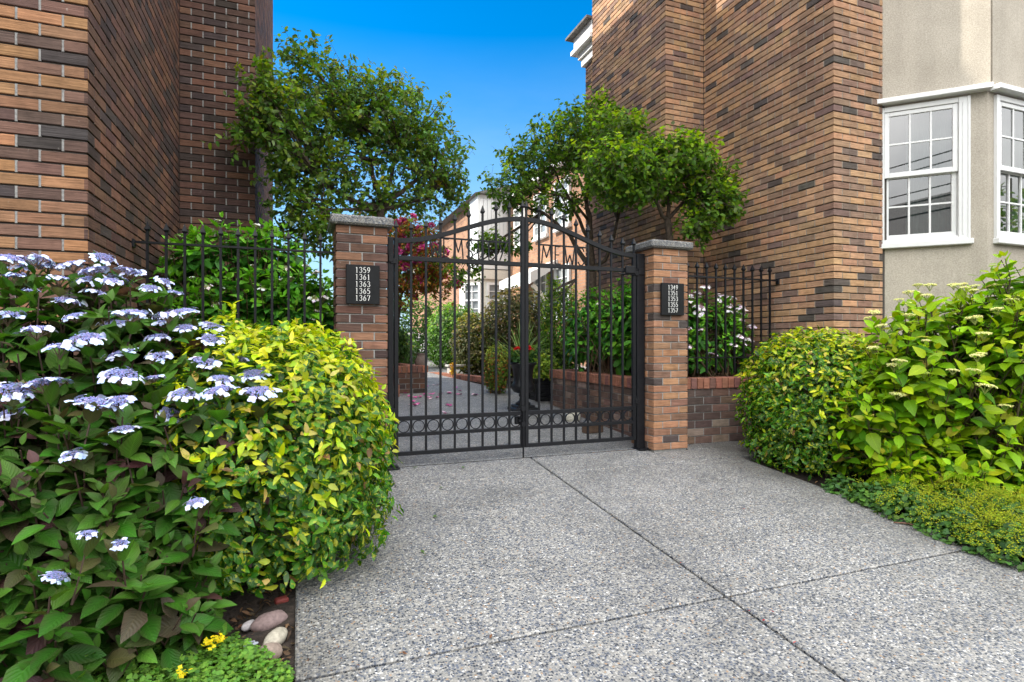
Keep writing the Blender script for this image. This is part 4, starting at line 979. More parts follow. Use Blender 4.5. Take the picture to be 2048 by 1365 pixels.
shrub('long dark green hedge mass at the end of the path', (2.2, 15.0, 1.35), (2.2, .8, 1.05), 7500, .09, [(1, (.14, .27, .03))], [(.6, (.05, .11, .025)), (.4, (.035, .08, .02))], 65, 2.6)
shrub('dark green bush in the brick bed under the pink flowering tree', (1.25, 9.9, 1.0), (.55, .55, .46), 3400, .075, [(1, (.10, .20, .03))], [(.6, (.05, .11, .025)), (.4, (.035, .08, .02))], 66)
shrub('low mixed green bush at the bend of the path', (2.0, 12.4, .82), (.52, .6, .46), 3200, .065, [(.7, (.13, .26, .03)), (.3, (.3, .3, .05))], [(.6, (.05, .12, .025)), (.4, (.08, .12, .06))], 67)
shrub('small dark green bush in the bed behind the dark red pillar', (.25, 6.6, .92), (.34, .5, .46), 2200, .06, [(1, (.10, .22, .03))], [(.6, (.05, .12, .025)), (.4, (.035, .08, .02))], 68)
shrub('variegated trailing vine spilling beside the black urn', (2.93, 8.45, .60), (.20, .24, .40), 2200, .05, [(.5, (.45, .45, .08)), (.5, (.30, .36, .05))], [(.5, (.14, .22, .03)), (.3, (.30, .12, .03)), (.2, (.08, .15, .03))], 69, newtop=.7)
shrub('dark low bush between the olive shrub and the planter', (3.9, 8.75, .66), (.45, .4, .36), 2200, .06, [(1, (.16, .26, .03))], [(.6, (.06, .11, .025)), (.4, (.04, .08, .02))], 70)

# ------------------------------------------------------------------ soil beds, ground cover, stones, litter
def soil_bed(x0, x1, y0, y1, z, seed, nx=40, ny=40):
    g = np.random.default_rng(seed); mb = MB(); v = []
    for j in range(ny + 1):
        for i in range(nx + 1):
            x = x0 + (x1-x0)*i/nx; y = y0 + (y1-y0)*j/ny
            v.append((x, y, gz(y) + z + .02*math.sin(x*5 + y*3) + .012*math.sin(x*17 - y*13) + g.normal(0, .006)))
    mb.add(v, [(j*(nx+1)+i, j*(nx+1)+i+1, (j+1)*(nx+1)+i+1, (j+1)*(nx+1)+i) for j in range(ny) for i in range(nx)])
    return tag(mb.build('bed_soil', M['soil'], smooth=True), kind='structure')
soil_bed(-4.5, -.017, .2, 4.58, -.04, 1, 120, 110); soil_bed(3.852, 8.5, .2, 4.08, -.04, 2, 80, 60)
def litter(label, area, n, seed, pal, L, z):
    g = np.random.default_rng(seed); mb = MB()
    P = np.stack((g.uniform(area[0], area[1], n), g.uniform(area[2], area[3], n), np.full(n, z) + g.uniform(0, .025 if z < 0 else .003, n)), 1); P[:, 2] += S_OUT*(P[:, 1] - GY0)
    D = rdir(g, n); D[:, 2] *= .25; leaves(mb, P, D, norm(np.array((0, 0, 1.0)) + g.normal(0, .35, (n, 3))), L*g.uniform(.5, 1.2, n), L*.42*g.uniform(.5, 1.1, n), pick(g, n, pal), LN, .4, .5)
    o = mb.build('leaf_litter', M['leaf_plain'], smooth=True); return tag(o, label, 'litter', None, 'stuff')
DRY = [(.4, (.12, .07, .04)), (.3, (.20, .11, .06)), (.3, (.07, .045, .03))]
litter('dry brown leaf litter on the soil under the blue flowered bush', (-1.2, -.03, 1.7, 3.3), 1700, 5, DRY, .04, -.035)
litter('crumbs of soil and dry leaf strewn over the drive edge by the blue flowered bush', (-.01, .16, 1.9, 3.1), 150, 15, DRY, .012, .003)
litter('crumbs of soil and dry leaf strewn over the drive edge by the ground cover', (3.55, 3.84, 1.6, 4.3), 260, 16, DRY, .012, .003)
litter('dry brown leaf litter on the soil under the cream flowered bush', (3.87, 5.2, 1.5, 3.6), 320, 6, DRY, .05, -.035)
def clover(label, poly, n, seed, hmax, yellow, name='clover_patch'):
    g = np.random.default_rng(seed); mb = MB(); k = 0; xs = [p[0] for p in poly]; ys_ = [p[1] for p in poly]
    def inside(x, y):
        r = False; j = len(poly) - 1
        for i in range(len(poly)):
            (xi, yi), (xj, yj) = poly[i], poly[j]
            if (yi > y) != (yj > y) and x < (xj-xi)*(y-yi)/(yj-yi) + xi: r = not r
            j = i
        return r
    while k < n:
        x, y = g.uniform(min(xs), max(xs)), g.uniform(min(ys_), max(ys_))
        if not inside(x, y): continue
        h = hmax*(.35 + .4*(math.sin(x*9 + 1)*math.sin(y*8) + 1)/2)*g.uniform(.45, 1.15); k += 1
        p = np.array((x, y, gz(y) - .03 + h)); a0 = g.uniform(0, 6); up = norm(np.array((0, 0, 1.0)) + g.normal(0, .3, 3))
        e1 = norm(np.cross(up, (.3, .8, .1))); e2 = np.cross(up, e1)
        D = np.array([e1*math.cos(a0 + q*2.094) + e2*math.sin(a0 + q*2.094) for q in range(3)]); s = g.uniform(.011, .020)
        leaves(mb, np.tile(p, (3, 1)), D, np.tile(up, (3, 1)), s, s*1.15, pick(g, 3, [(.5, (.10, .23, .03)), (.3, (.14, .28, .035)), (.2, (.07, .16, .03))], .12), ((.3, .7), (.72, 1.0)), .2, .15)
        if g.random() < .3: mb.tube([(x + g.normal(0, .01), y + g.normal(0, .01), gz(y) - .045), tuple(p)], .0009, 3, 0, (.12, .14, .04), False)
    for (x, y) in yellow:
        for q in range(15):
            p = np.array((x + g.normal(0, .012), y + g.normal(0, .010), gz(y) + hmax*.82 + g.normal(0, .010)))
            a = g.uniform(0, 6, 5); up = norm(np.array((0, 0, 1.0)) + g.normal(0, .5, 3)); e1 = norm(np.cross(up, (.3, .8, .1))); e2 = np.cross(up, e1)
            leaves(mb, np.tile(p, (4, 1)), np.array([e1*math.cos(t) + e2*math.sin(t) for t in (0, 1.57, 3.14, 4.71)]), np.tile(up, (4, 1)), .009, .008, pick(g, 4, [(1, (.72, .56, .015))], .08), ONE, .1, .1)
    o = mb.build(name, M['leaf_plain'], smooth=True); return tag(o, label, 'ground cover', None, 'stuff')
yl = [gnd(427, 1285, .09)[:2], gnd(416, 1294, .09)[:2], gnd(444, 1280, .09)[:2], gnd(365, 1350, .09)[:2]]
clover('low clover with a few yellow flowers beside the driveway and river stones', [(-.95, 1.75), (-.02, 1.75), (-.025, 2.24), (-.09, 2.32), (-.17, 2.43), (-.24, 2.55), (-.38, 2.60), (-.55, 2.55), (-.75, 2.40)], 4200, 8, .12, yl)
def ladys_mantle(label, spots, seed):
    g = np.random.default_rng(seed); mb = MB()
    for (x0, y0, r, h, froth) in spots:
        n = int(900*r*r/.09)
        rr = r*np.sqrt(g.random(n)); a = g.uniform(0, 2*PI, n); x = x0 + rr*np.cos(a); y = y0 + rr*np.sin(a)
        z = gz(y0) - .02 + h*(1 - (rr/r)**2*.75)*g.uniform(.35, 1.0, n)
        P = np.stack((x, y, z), 1); out = np.stack((np.cos(a)*.4, np.sin(a)*.4, np.ones(n)), 1); U = norm(out + g.normal(0, .35, (n, 3)))
        D = norm(np.cross(U, rdir(g, n)))
        leaves(mb, P, D, U, .036*g.uniform(.6, 1.2, n), .038*g.uniform(.7, 1.2, n), pick(g, n, [(.5, (.075, .17, .035)), (.3, (.05, .12, .035)), (.2, (.10, .20, .03))], .12), RD, .3, .2)
        m = int(froth*n); k = g.choice(n, min(m, n), replace=False); C = P[k]*1.0; C[:, 2] = gz(y0) - .02 + h*(1 - (rr[k]/r)**2*.7)*g.uniform(.85, 1.25, len(k)) + .02
        for q in range(7):
            specks(mb, C + g.normal(0, .011, C.shape), g.uniform(.003, .0065, len(C)), pick(g, len(C), [(.6, (.36, .40, .02)), (.4, (.26, .34, .02))], .12), 0, .7)
    o = mb.build('ground_cover', M['leaf_plain'], smooth=True); return tag(o, label, 'ground cover', None, 'stuff')
ladys_mantle('low lime flowered ground cover edging the driveway under the cream flowered bush', [(3.95, 3.18, .16, .14, .02), (3.95, 2.92, .20, .18, .05), (3.94, 2.65, .24, .20, .2), (3.94, 2.36, .26, .20, .32), (3.92, 2.06, .28, .20, .42), (4.20, 2.22, .32, .25, .5), (4.32, 2.56, .30, .23, .4), (3.98, 1.72, .28, .2, .4), (4.42, 1.95, .3, .25, .4), (4.18, 2.90, .24, .2, .2)], 9)
def stone(label, px, py, r, col, seed, rz=0.0, z=-.03):
    p = gnd(px, py, z); mb = MB(); r = tuple(x*1.08 for x in r); mb.blob((0, 0, 0), r, .10, seed, 0, col, 20, 12, rz)
    return tag(mb.build('river_stone', M['stone'], None, True, (p[0], p[1], p[2] + r[2]*.45)), label, 'stone', 'stones at the driveway edge')
stone('large smooth mauve river stone beside the driveway edge', 540, 1252, (.072, .042, .036), (.19, .135, .13), 3, .5)
stone('oval cream river stone leaning against the mauve one', 552, 1284, (.034, .062, .032), (.34, .31, .25), 4, -.5, -.02)
stone('small pale grey pebble left of the mauve river stone', 497, 1255, (.020, .036, .016), (.40, .37, .38), 5, -.6)
stone('brownish round stone below the cream river stone', 541, 1312, (.045, .04, .03), (.22, .17, .14), 6, .2)
stone('flat grey stone at the edge of the clover', 492, 1318, (.038, .03, .018), (.33, .31, .30), 7, .4)
stone('flat blue grey shard between clover and river stones', 505, 1290, (.035, .022, .010), (.28, .31, .36), 8, .4)
p = gnd(577, 1205, -.03); mb = MB(); mb.obox((0, 0, .012), (.028, .008, 0), (-.006, .02, 0), (0, 0, .014), 0, (.16, .03, .025), .006)
tag(mb.build('brick_fragment', M['tint'], None, False, (p[0] - .03, p[1], p[2])), 'broken red brick fragment tucked under the clipped hedge', 'brick fragment')
p = gnd(1146, 842); mb = MB(); mb.blob((0, 0, 0), (.10, .07, .085), .16, 12, 0, (.58, .56, .48)); tag(mb.build('white_stone', M['stone'], None, True, (p[0], p[1], p[2] + .05)), 'rough white stone on the path inside the gate by the bed wall', 'stone')
p = gnd(1196, 866); mb = MB(); mb.obox((0, 0, .045), (.11, .02, 0), (-.01, .05, 0), (0, 0, .045), 0, (.13, .085, .06), .008); tag(mb.build('loose_brick', M['brick'], None, False, (p[0] - .05, p[1] + .03, p[2])), 'loose brown brick lying against the bed wall inside the gate', 'brick')

def fallen(name, label, cat, group, px, py, L, W, col, seed, prof=OV, n=1, curl=.5):
    p = gnd(px, py); g = np.random.default_rng(seed); mb = MB()
    a = g.uniform(0, 2*PI, n); D = np.stack((np.cos(a), np.sin(a), g.uniform(-.05, .18, n)), 1)
    leaves(mb, np.tile(np.array((0, 0, .006)), (n, 1)) + g.normal(0, L*.2*(n > 1), (n, 3))*np.array((1, 1, 0)), D, norm(np.array((0, 0, 1.0)) + g.normal(0, .2, (n, 3))), L*g.uniform(.8, 1.2, n), W, pick(g, n, [(1, col)], .1), prof, .3, -curl*.2)
    return tag(mb.build(name, M['petal' if name == 'petal' else 'leaf_plain'], None, True, (p[0], p[1], p[2] + .002)), label, cat, group)
for i, (x, y) in enumerate(((805, 988), (760, 1190), (980, 1281), (812, 1313), (712, 1334), (1106, 1252), (1095, 1205), (1395, 1198))):
    fallen('dry_leaf', 'curled dry brown leaf lying on the pebbled concrete drive', 'leaf', 'dry leaves on the driveway', x, y, .024, .011, (.17, .075, .04), 100 + i)
for i, (x, y) in enumerate(((862, 1036), (850, 1111), (925, 937), (828, 937), (878, 978))):
    fallen('green_leaf', 'fallen green leaf lying on the pebbled concrete drive', 'leaf', 'green leaves on the driveway', x, y, .038, .018, (.10, .17, .05), 120 + i, n=2)
for i, (x, y) in enumerate(((1487, 1019), (1496, 1224), (1525, 1245), (1549, 1228), (1440, 980), (1362, 1128), (1345, 918), (1586, 1290), (1940, 1078), (1920, 1064))):
    fallen('red_petal', 'scrap of red petal lying on the pebbled concrete drive', 'petal', 'red petals on the driveway', x, y, .017, .008, (.42, .03, .035), 140 + i, LN, n=3 if i == 0 else 1)
gp = np.random.default_rng(77)
petals = [(800, 779), (806, 792), (816, 795), (819, 806), (826, 812), (832, 812), (840, 795), (848, 790), (858, 797), (864, 797), (870, 797), (878, 790), (893, 787), (900, 788), (918, 783), (920, 790), (945, 791), (953, 791), (898, 812), (893, 811), (893, 826), (888, 829), (838, 810), (847, 774), (872, 772), (915, 777), (812, 788), (834, 797), (855, 800), (866, 790)]
for i, (x, y) in enumerate(petals):
    fallen('petal', 'magenta petal fallen on the path beyond the gate', 'petal', 'fallen petals on the path', x, y, 0.07, .05, (.62, .10, .33) if i % 4 else (.72, .45, .55), 160 + i, RD, n=2)
a, b = gnd(1787, 1047), gnd(1847, 1057); mb = MB(); mb.tube([(0, 0, .006), ((b[0]-a[0])*.5, (b[1]-a[1])*.5 + .006, .009), (b[0]-a[0], b[1]-a[1], .006 + b[2]-a[2])], [.004, .005, .003], 6, 0, (.17, .085, .055))
tag(mb.build('twig', M['tint'], None, True, (a[0], a[1], a[2])), 'thin reddish brown twig on the drive near the lime flowered ground cover', 'twig')

# ------------------------------------------------------------------ urn, planter and other garden pieces beyond the gate
u = gnd(1046, 822); t = thing('garden_urn', 'tall black pedestal urn standing on the path behind the gate', 'urn', None, u); t.scale = (.80, .80, .80)
UC = (.012, .013, .016); M['urn'] = plain('black_cast_iron', UC, .4, nscale=30, namt=.3, bumps=.2)
mb = MB(); mb.obox((0, 0, .03), (.20, 0, 0), (0, .20, 0), (0, 0, .03), 0, (1, 1, 1), .006); mb.obox((0, 0, .08), (.15, 0, 0), (0, .15, 0), (0, 0, .02), 0, (1, 1, 1), .005); mb.build('base', M['urn'], t)
mb = MB(); mb.lathe([(.12, .10), (.125, .13), (.07, .17), (.055, .22), (.075, .26), (.06, .28)], (0, 0, 0)); mb.build('stem', M['urn'], t, True)
mb = MB(); mb.lathe([(.06, .28), (.15, .31), (.19, .36), (.20, .42), (.165, .46), (.155, .56), (.17, .68), (.20, .745), (.225, .76), (.225, .79), (.19, .79), (.16, .70)], (0, 0, 0), 28); mb.build('bowl', M['urn'], t, True)
for s in (-1, 1):
    mb = MB(); mb.tube([(s*.19, 0, .40), (s*.26, 0, .42), (s*.27, 0, .50), (s*.20, 0, .52)], .012, 6); mb.build('handle', M['urn'], t, True)
g = np.random.default_rng(5); t = thing('geranium', 'red geranium in bloom filling the black pedestal urn', 'flower', None, (u[0], u[1], u[2] + .60))
mb = MB(); n = 160; P = np.stack((g.normal(0, .09, n), g.normal(0, .09, n), g.uniform(.02, .16, n)), 1); leafy(mb, g, P, norm(P + (0, 0, .1)), .06, .06, pick(g, n, [(1, (.05, .13, .03))]), prof=RD); mb.build('foliage', M['leaf_plain'], t, True)
for (dx, dy, dz) in ((-.10, -.05, .19), (.03, -.08, .21), (.12, .02, .17)):
    mb = MB(); D = rdir(g, 46); D[:, 2] = np.abs(D[:, 2]); leaves(mb, D*.03 + (0, 0, 0), D, rdir(g, 46), .028, .028, pick(g, 46, [(1, (.66, .012, .015))], .1), RD, .2, .2)
    mb.tube([(0, 0, -.12), (0, 0, 0)], .003, 4, 0, (.08, .14, .04)); mb.build('flower_head', M['petal'], t, True, (dx, dy, dz))
t = thing('spiky_plant', 'spiky grass leaved plant fanning up from the black urn', 'plant', None, (u[0], u[1], u[2] + .61))
mb = MB(); n = 60; a = g.uniform(0, 2*PI, n); e = g.uniform(.5, 1.45, n); D = np.stack((np.cos(a)*np.cos(e), np.sin(a)*np.cos(e), np.sin(e)), 1)
leaves(mb, np.zeros((n, 3)), D, np.stack((-np.cos(a)*np.sin(e), -np.sin(a)*np.sin(e), np.cos(e)), 1), g.uniform(.45, .72, n), .022, pick(g, n, [(.6, (.20, .28, .09)), (.4, (.12, .20, .06))]), ((.1, .8), (.35, 1), (.7, .7)), .4, g.uniform(.05, .45, n))
mb.build('blades', M['leaf_plain'], t, True)
pp = gnd(1083, 800); t = thing('planter_box', 'square black slatted planter beside the pedestal urn', 'planter', None, pp)
mb = MB(); w = .145; hgt = .30
for k in range(5): mb.obox((0, 0, .03 + k*.06), (w, 0, 0), (0, w, 0), (0, 0, .028), 0, (1, 1, 1), .006)
mb.build('slats', M['urn'], t)
mb = MB(); mb.obox((0, 0, hgt + .012), (w + .02, 0, 0), (0, w + .02, 0), (0, 0, .012), 0, (1, 1, 1), .005); mb.build('rim', M['urn'], t)
for i in (-1, 1):
    for j in (-1, 1):
        mb = MB(); mb.obox((i*w, j*w, hgt/2), (.018, 0, 0), (0, .018, 0), (0, 0, hgt/2), 0, (1, 1, 1), .004); mb.build('corner_post', M['urn'], t)
t = thing('potted_plant', 'yellow green leafy plant growing in the black planter', 'plant', None, (pp[0], pp[1], pp[2] + .31))
mb = MB(); n = 700; P = rdir(g, n)*g.uniform(.4, 1, (n, 1))*np.array((.26, .26, .26)) + (0, 0, .16); P[:, 2] = np.abs(P[:, 2]); leafy(mb, g, P, norm(P), .06, .035, pick(g, n, [(.5, (.34, .42, .05)), (.5, (.18, .30, .04))])); mb.build('foliage', M['leaf_plain'], t, True)
bq = at(918, 735, 10.9); t = thing('stone_bench', 'small grey stone bench standing before the bronze bush', 'bench', None, (bq[0], bq[1], .39)); t.scale = (.75, .75, .5)
mb = MB(); mb.obox((0, 0, .40), (.34, 0, 0), (0, .18, 0), (0, 0, .04), 0, (1, 1, 1), .01); mb.build('seat', M['concrete'], t)
mb = MB(); mb.obox((0, 0, .02), (.40, 0, 0), (0, .22, 0), (0, 0, .02), 0, (1, 1, 1), .008); mb.build('plinth', M['concrete'], t)
for s in (-1, 1):
    mb = MB(); mb.obox((s*.24, 0, .20), (.05, 0, 0), (0, .14, 0), (0, 0, .16), 0, (1, 1, 1), .01); mb.build('leg', M['concrete'], t)
yq = at(905, 738, 10.5); t = thing('yellow_lily', 'upright yellow flower spike beside the stone bench', 'flower', None, (yq[0], yq[1], .39)); t.scale = (.6, .6, .6)
mb = MB(); mb.tube([(0, 0, 0), (0, 0, .2)], .012, 5, 0, (.08, .16, .03)); mb.build('stem', M['tint'], t)
mb = MB(); D = rdir(g, 60); D[:, 2] = np.abs(D[:, 2]) + .3; leaves(mb, np.stack((g.normal(0, .035, 60), g.normal(0, .035, 60), g.uniform(.05, .40, 60)), 1), D, rdir(g, 60), .10, .05, pick(g, 60, [(1, (.70, .40, .02))], .08), RD, .2, .2); mb.build('petals', M['petal'], t, True)
pq = at(846, 730, 8.95); t = thing('clay_pot', 'tall weathered clay pot on the far brick bed', 'pot', None, (pq[0], 9.1, .60)); t.scale = (.6, .6, .6)
mb = MB(); mb.lathe([(.10, 0), (.16, .12), (.18, .24), (.12, .36), (.10, .42), (.13, .45), (.10, .45)], (0, 0, 0), 20, 0, (.20, .15, .13)); mb.build('body', M['tint'], t, True)
h0 = np.array(at(1052, 702, 9.6)); h1 = np.array(at(1110, 642, 9.9))
t = thing('handrail', 'thin grey metal stair handrail beside the sunlit brick house', 'handrail', None, tuple(h0))
for dz in (0, -.22):
    mb = MB(); mb.tube([(0, 0, dz), tuple(h1 - h0 + (0, 0, dz))], .014, 8, 0, (.45, .46, .47)); mb.build('rail', M['tint'], t)
for f in (0.02, .98):
    q = (h1 - h0)*f; mb = MB(); mb.tube([(q[0], q[1], gz(9.7) - h0[2]), tuple(q)], .014, 8, 0, (.45, .46, .47)); mb.build('post', M['tint'], t)

# ------------------------------------------------------------------ the row of houses behind the garden
M['far_glass'] = plain('far_window_pane', (.22, .24, .25), .08, nscale=3, namt=.4)
def far_window(parent, o, d, n, w, z0, z1, cols=3, rows=4):
    d3 = np.array((*d, 0.0)); n3 = np.array((*n, 0.0)); o3 = np.array((*o, 0.0)); up = np.array((0, 0, 1.0))
    def piece(mb, a0, a1, c0, c1, b0, b1): mb.obox(o3 + d3*(a0+a1)/2 + n3*(b0+b1)/2 + up*(c0+c1)/2, d3*(a1-a0)/2, n3*(b1-b0)/2, up*(c1-c0)/2)
    f = .08; wn = MB(); piece(wn, 0, f, z0, z1, .003, .07); piece(wn, w - f, w, z0, z1, .003, .07); piece(wn, f, w - f, z0, z0 + f, .003, .068); piece(wn, f, w - f, z1 - f, z1, .003, .068)
    m = (z0 + z1)/2; piece(wn, f, w - f, m - .03, m + .03, .003, .06)
    for i in range(1, cols):
        x = f + (w - 2*f)*i/cols; piece(wn, x - .012, x + .012, z0 + f, m - .03, .003, .045); piece(wn, x - .012, x + .012, m + .03, z1 - f, .003, .045)
    for j in (1, 3):
        z = z0 + (z1 - z0)*j/4; piece(wn, f, w - f, z - .012, z + .012, .003, .043)
    wo = wn.build('window', M['white'], parent)
    p = MB(); piece(p, f, w - f, z0 + f, z1 - f, .004, .012); p.build('pane', M['far_glass'], wo)
    s = MB(); piece(s, -.03, w + .03, z0 - .08, z0 - .003, .003, .11); s.build('sill', M['white'], wo)
ha = thing('row_house', 'sunlit brick row house with white windows seen over the gate', 'house', 'row houses behind the garden')
mb = MB(); mb.box((6.5, 11.6, -.4), (12, 17.9, 5.7)); mb.build('wall', M['far_brick'], ha)
mb = MB(); mb.box((6.3, 11.4, 5.704), (12, 18.1, 5.9)); mb.build('cornice', M['trim'], ha)
mb = MB(); mb.prism([(6.2, 5.904), (12.2, 5.904), (9.1, 6.5)], 11.35, 18.15, axis=1); mb.build('roof', M['roof'], ha)
for y0 in (14.36, 12.95, 16.0):
    for z0, z1 in ((1.75, 3.1), (4.10, 5.35)):
        if y0 == 16.0 and z0 < 3: continue
        far_window(ha, (6.5, y0), (0, 1), (-1, 0), .92, z0, z1, 2)
mb = MB(); mb.prism([(5.70, 2.62), (6.495, 3.10), (6.495, 3.30), (5.70, 2.92)], 13.75, 16.2, axis=1); mb.build('door_canopy', M['white'], ha)
for y in (13.85, 16.1):
    mb = MB(); mb.bar((6.48, y, 1.95), (5.80, y, 2.60), .10, .08, (0, 1, 0)); mb.build('bracket', M['cream'], ha)
mb = MB(); mb.box((6.44, 15.4, .5), (6.497, 15.95, 2.5)); mb.build('door', M['roof'], ha)
hb = thing('row_house', 'row house with a tall white panelled bay stepping out towards the path', 'house', 'row houses behind the garden')
mb = MB(); mb.box((5.6, 18.6, -.4), (12, 23.5, 5.9)); mb.build('wall', M['far_brick'], hb)
mb = MB(); mb.box((5.45, 17.6, 3.5), (6.49, 18.596, 5.9))
for k in range(7): mb.box((5.50 + k*.14, 17.57, 4.2), (5.61 + k*.14, 17.597, 5.75))
mb.build('upper_bay', M['white'], hb)
mb = MB(); mb.prism([(5.10, 18.25), (5.65, 17.65), (6.49, 17.65), (6.49, 18.59), (5.10, 18.59)], -.4, 3.16); mb.build('lower_bay', M['cream'], hb)
mb = MB(); mb.prism([(5.04, 18.2), (5.62, 17.57), (6.49, 17.57), (6.49, 18.59), (5.04, 18.59)], 3.164, 3.46); mb.build('bay_roof', M['cream'], hb)
far_window(hb, (5.76, 17.65), (1, 0), (0, -1), .64, 1.9, 3.05, 2); dd = np.array((.55, -.60)); dd /= np.linalg.norm(dd)
far_window(hb, (5.15, 18.195), tuple(dd), (dd[1], -dd[0]), .66, 1.9, 3.05, 2)
mb = MB(); mb.prism([(5.3, 5.904), (12.2, 5.904), (8.7, 6.9)], 17.4, 23.7, axis=1); mb.build('roof', M['roof'], hb)
hc = thing('row_house', 'far pale house with a light gabled end and a white window', 'house', 'row houses behind the garden')
mb = MB(); mb.box((6.2, 25.2, -.4), (13, 33, 4.6)); mb.build('wall', M['far_brick'], hc)
mb = MB(); mb.box((6.15, 25.0, 4.604), (13, 33, 5.6)); mb.prism([(6.15, 5.604), (13, 5.604), (9.0, 7.3)], 25.0, 33, axis=1); mb.build('gable', M['cream'], hc)
mb = MB(); mb.box((6.25, 24.9, -.4), (6.75, 25.196, 4.6)); mb.build('panel', M['white'], hc)
far_window(hc, (6.85, 25.2), (1, 0), (0, -1), .7, 2.0, 3.3, 2)
mb = MB(); mb.prism([(5.9, 5.66), (9.0, 7.5), (13.2, 5.66), (13.2, 5.78), (9.0, 7.66), (5.9, 5.78)], 24.8, 33.2, axis=1); mb.build('roof', M['roof'], hc)

# ------------------------------------------------------------------ across the street (only mirrored in the bay windows)
st = thing('street_house', 'grey clapboard house across the street with a dark pitched roof', 'house')
mb = MB(); mb.box((-17, -26, -1.1), (-4, -18, 5.8)); mb.build('wall', M['stucco'], st)
mb = MB(); mb.prism([(-26.6, 5.804), (-17.4, 5.804), (-22, 9.0)], -17.6, -3.4, axis=0); mb.build('roof', M['roof'], st)
for k in range(3): far_window(st, (-15 + k*3.2, -18), (1, 0), (0, 1), 1.4, 1.4, 3.2, 3)
tree('tall street tree across the road', (1.5, -17, -1.2), [([(1.5, -17, -1.2), (1.6, -17, 3.2)], .2, .15), ([(1.6, -17, 3.2), (.4, -17, 5.2)], .12, .05), ([(1.6, -17, 3.2), (2.8, -16.6, 5.2)], .12, .05)],
     [((1.5, -17, 5.6), (2.4, 2.2, 1.9), 160, (1.6, -17, 3.4))], PAL_T, .26, .16, 35, None, None, (.5, .9), per=8)

for (tx, ty, hh, nm) in ((25, -7, 5.5, 'broad street tree standing further along the road'), (-3, -14.5, 3.2, 'young street tree before the grey clapboard house')):
    tree(nm, (tx, ty, -1.2), [([(tx, ty, -1.2), (tx + .1, ty, hh - 2.2)], .18, .12), ([(tx + .1, ty, hh - 2.2), (tx - 1, ty, hh)], .1, .04), ([(tx + .1, ty, hh - 2.2), (tx + 1.2, ty + .3, hh)], .1, .04)],
         [((tx, ty, hh), (2.3, 2.2, 1.9), 150, (tx + .1, ty, hh - 2))], PAL_T, .24, .15, int(36 + abs(tx)), None, None, (.5, .9), per=8)
pl = thing('power_line', 'row of sagging black overhead cables along the street', 'power line', None, (0, -11, 0))
for k, (z, dy) in enumerate(((7.6, 0), (7.2, .25), (6.5, 0), (6.1, .1), (5.7, -.1))):
    mb = MB(); mb.tube([(x, dy, z + .0012*(x - 3)**2 + .01*x) for x in np.linspace(-30, 34, 24)], .022 if k < 3 else .035, 5, 0, (.02, .02, .02)); mb.build('cable', M['tint'], pl)
mb = MB(); mb.tube([(-30, 0, -1.2), (-30, 0, 9.5)], [.16, .12], 10); mb.build('pole', M['bark'], pl)
mb = MB(); mb.tube([(34, 0, -1.2), (34, 0, 9.5)], [.16, .12], 10); mb.build('pole', M['bark'], pl)

# ------------------------------------------------------------------ camera, sky and sun
SKY_SAT, SKY_VAL, SKY_HUE, CLOUD, EXPO = 1.6, .56, .5, 11.0, 2.0
cam = bpy.data.cameras.new('camera'); co = bpy.data.objects.new('camera', cam); COL.objects.link(co)
cam.sensor_width = 36.0; cam.lens = 36.0*FX/2048.0; cam.shift_y = 7.5/2048.0; cam.clip_end = 600; cam.clip_start = .02
co.location = (0, 0, CAM_H); co.rotation_euler = (math.radians(90), 0, -YAW); scene.camera = co
EL = math.radians(41); SX, SY = -.93, .37
sv = Vector((SX*math.cos(EL), SY*math.cos(EL), math.sin(EL))).normalized()
sl = bpy.data.lights.new('sun', 'SUN'); sl.energy = 2.2; sl.angle = math.radians(.6); sl.color = (1.0, .93, .82)
so = bpy.data.objects.new('sun', sl); COL.objects.link(so); so.rotation_euler = (-sv).to_track_quat('-Z', 'Y').to_euler(); so.location = (0, 0, 20)
w = bpy.data.worlds.new('World'); scene.world = w; w.use_nodes = True; nt = w.node_tree
bg = nt.nodes['Background']; sky = nt.nodes.new('ShaderNodeTexSky'); sky.sky_type = 'NISHITA'; sky.sun_disc = False
sky.sun_elevation = EL; sky.sun_rotation = math.atan2(SX, SY); sky.air_density = 1.0; sky.dust_density = .6; sky.ozone_density = 1.6; sky.altitude = 50
hs = nt.nodes.new('ShaderNodeHueSaturation'); hs.inputs['Saturation'].default_value = SKY_SAT; hs.inputs['Value'].default_value = SKY_VAL; hs.inputs['Hue'].default_value = SKY_HUE
nt.links.new(sky.outputs[0], hs.inputs['Color'])
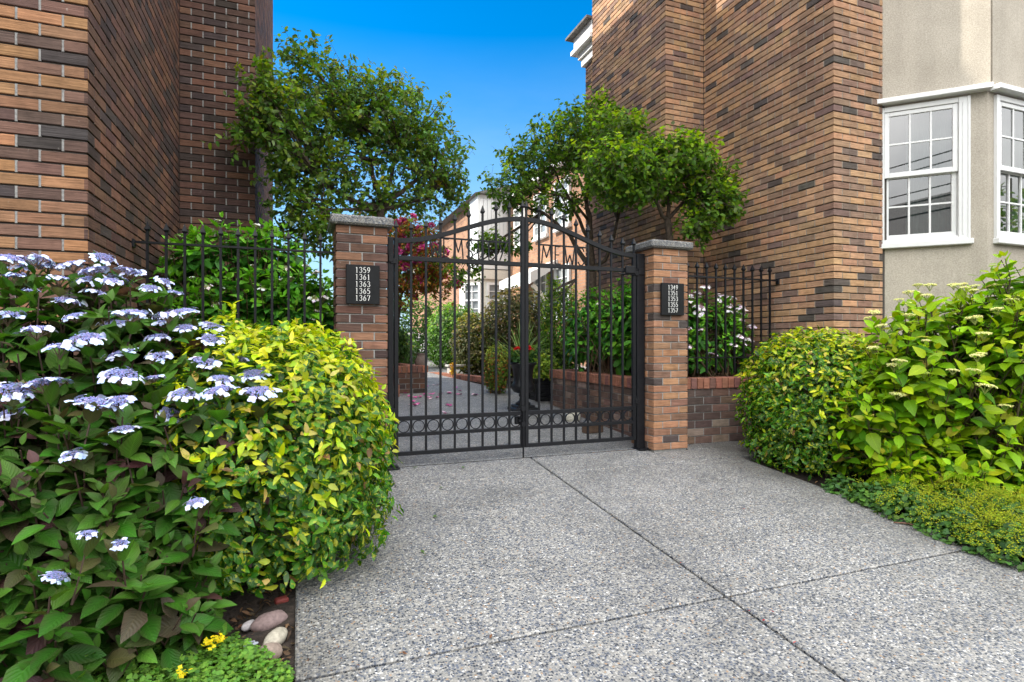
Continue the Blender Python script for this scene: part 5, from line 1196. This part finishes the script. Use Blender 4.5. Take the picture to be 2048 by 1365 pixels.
# bright broken cloud over the street half of the sky (it shows mirrored in the windows), clear blue over the garden
tc = nt.nodes.new('ShaderNodeTexCoord'); sp = nt.nodes.new('ShaderNodeSeparateXYZ'); nt.links.new(tc.outputs['Generated'], sp.inputs[0])
wisp = noise(nt, mapped(nt, (1.2, 1.2, 4.0), 'Generated'), 2.2, 7, .62)
hz = nd(nt, 'ShaderNodeMath', operation='MULTIPLY'); nt.links.new(ramp(nt, sp.outputs[2], ((.05, 1.0), (.22, .62), (.48, .0))), hz.inputs[0]); nt.links.new(ramp(nt, wisp, ((.3, .55), (.7, 1.0))), hz.inputs[1])
clear = mix_rgb(nt, hz.outputs[0], hs.outputs[0], (1.15, 1.75, 2.35))
nz = noise(nt, tc.outputs['Generated'], 2.6, 6, .6)
ad = nd(nt, 'ShaderNodeMath', operation='MULTIPLY_ADD'); nt.links.new(nz, ad.inputs[0]); ad.inputs[1].default_value = .7; nt.links.new(sp.outputs[1], ad.inputs[2])
el = nd(nt, 'ShaderNodeMath', operation='MULTIPLY_ADD'); nt.links.new(sp.outputs[2], el.inputs[0]); el.inputs[1].default_value = -.55; nt.links.new(ad.outputs[0], el.inputs[2])
ck = ramp(nt, el.outputs[0], ((.02, 1), (.40, 0)))
sh = ramp(nt, noise(nt, tc.outputs['Generated'], 5.0, 5, .6), ((.3, (CLOUD*.62, CLOUD*.64, CLOUD*.66)), (.7, (CLOUD*1.0, CLOUD*.99, CLOUD*.97))))
lowsky = ramp(nt, sp.outputs[2], ((.03, .14), (.5, 1.0), (.95, 1.0)))
sh = mix_rgb(nt, 1.0, sh, lowsky, 'MULTIPLY')
nt.links.new(mix_rgb(nt, ck, clear, sh), bg.inputs[0]); bg.inputs[1].default_value = .12
scene.view_settings.view_transform = 'Standard'; scene.view_settings.look = 'None'; scene.view_settings.exposure = EXPO; scene.view_settings.gamma = 1.0
scene.render.engine = 'CYCLES'; scene.cycles.max_bounces = 8; scene.cycles.transparent_max_bounces = 16; scene.cycles.use_denoising = True
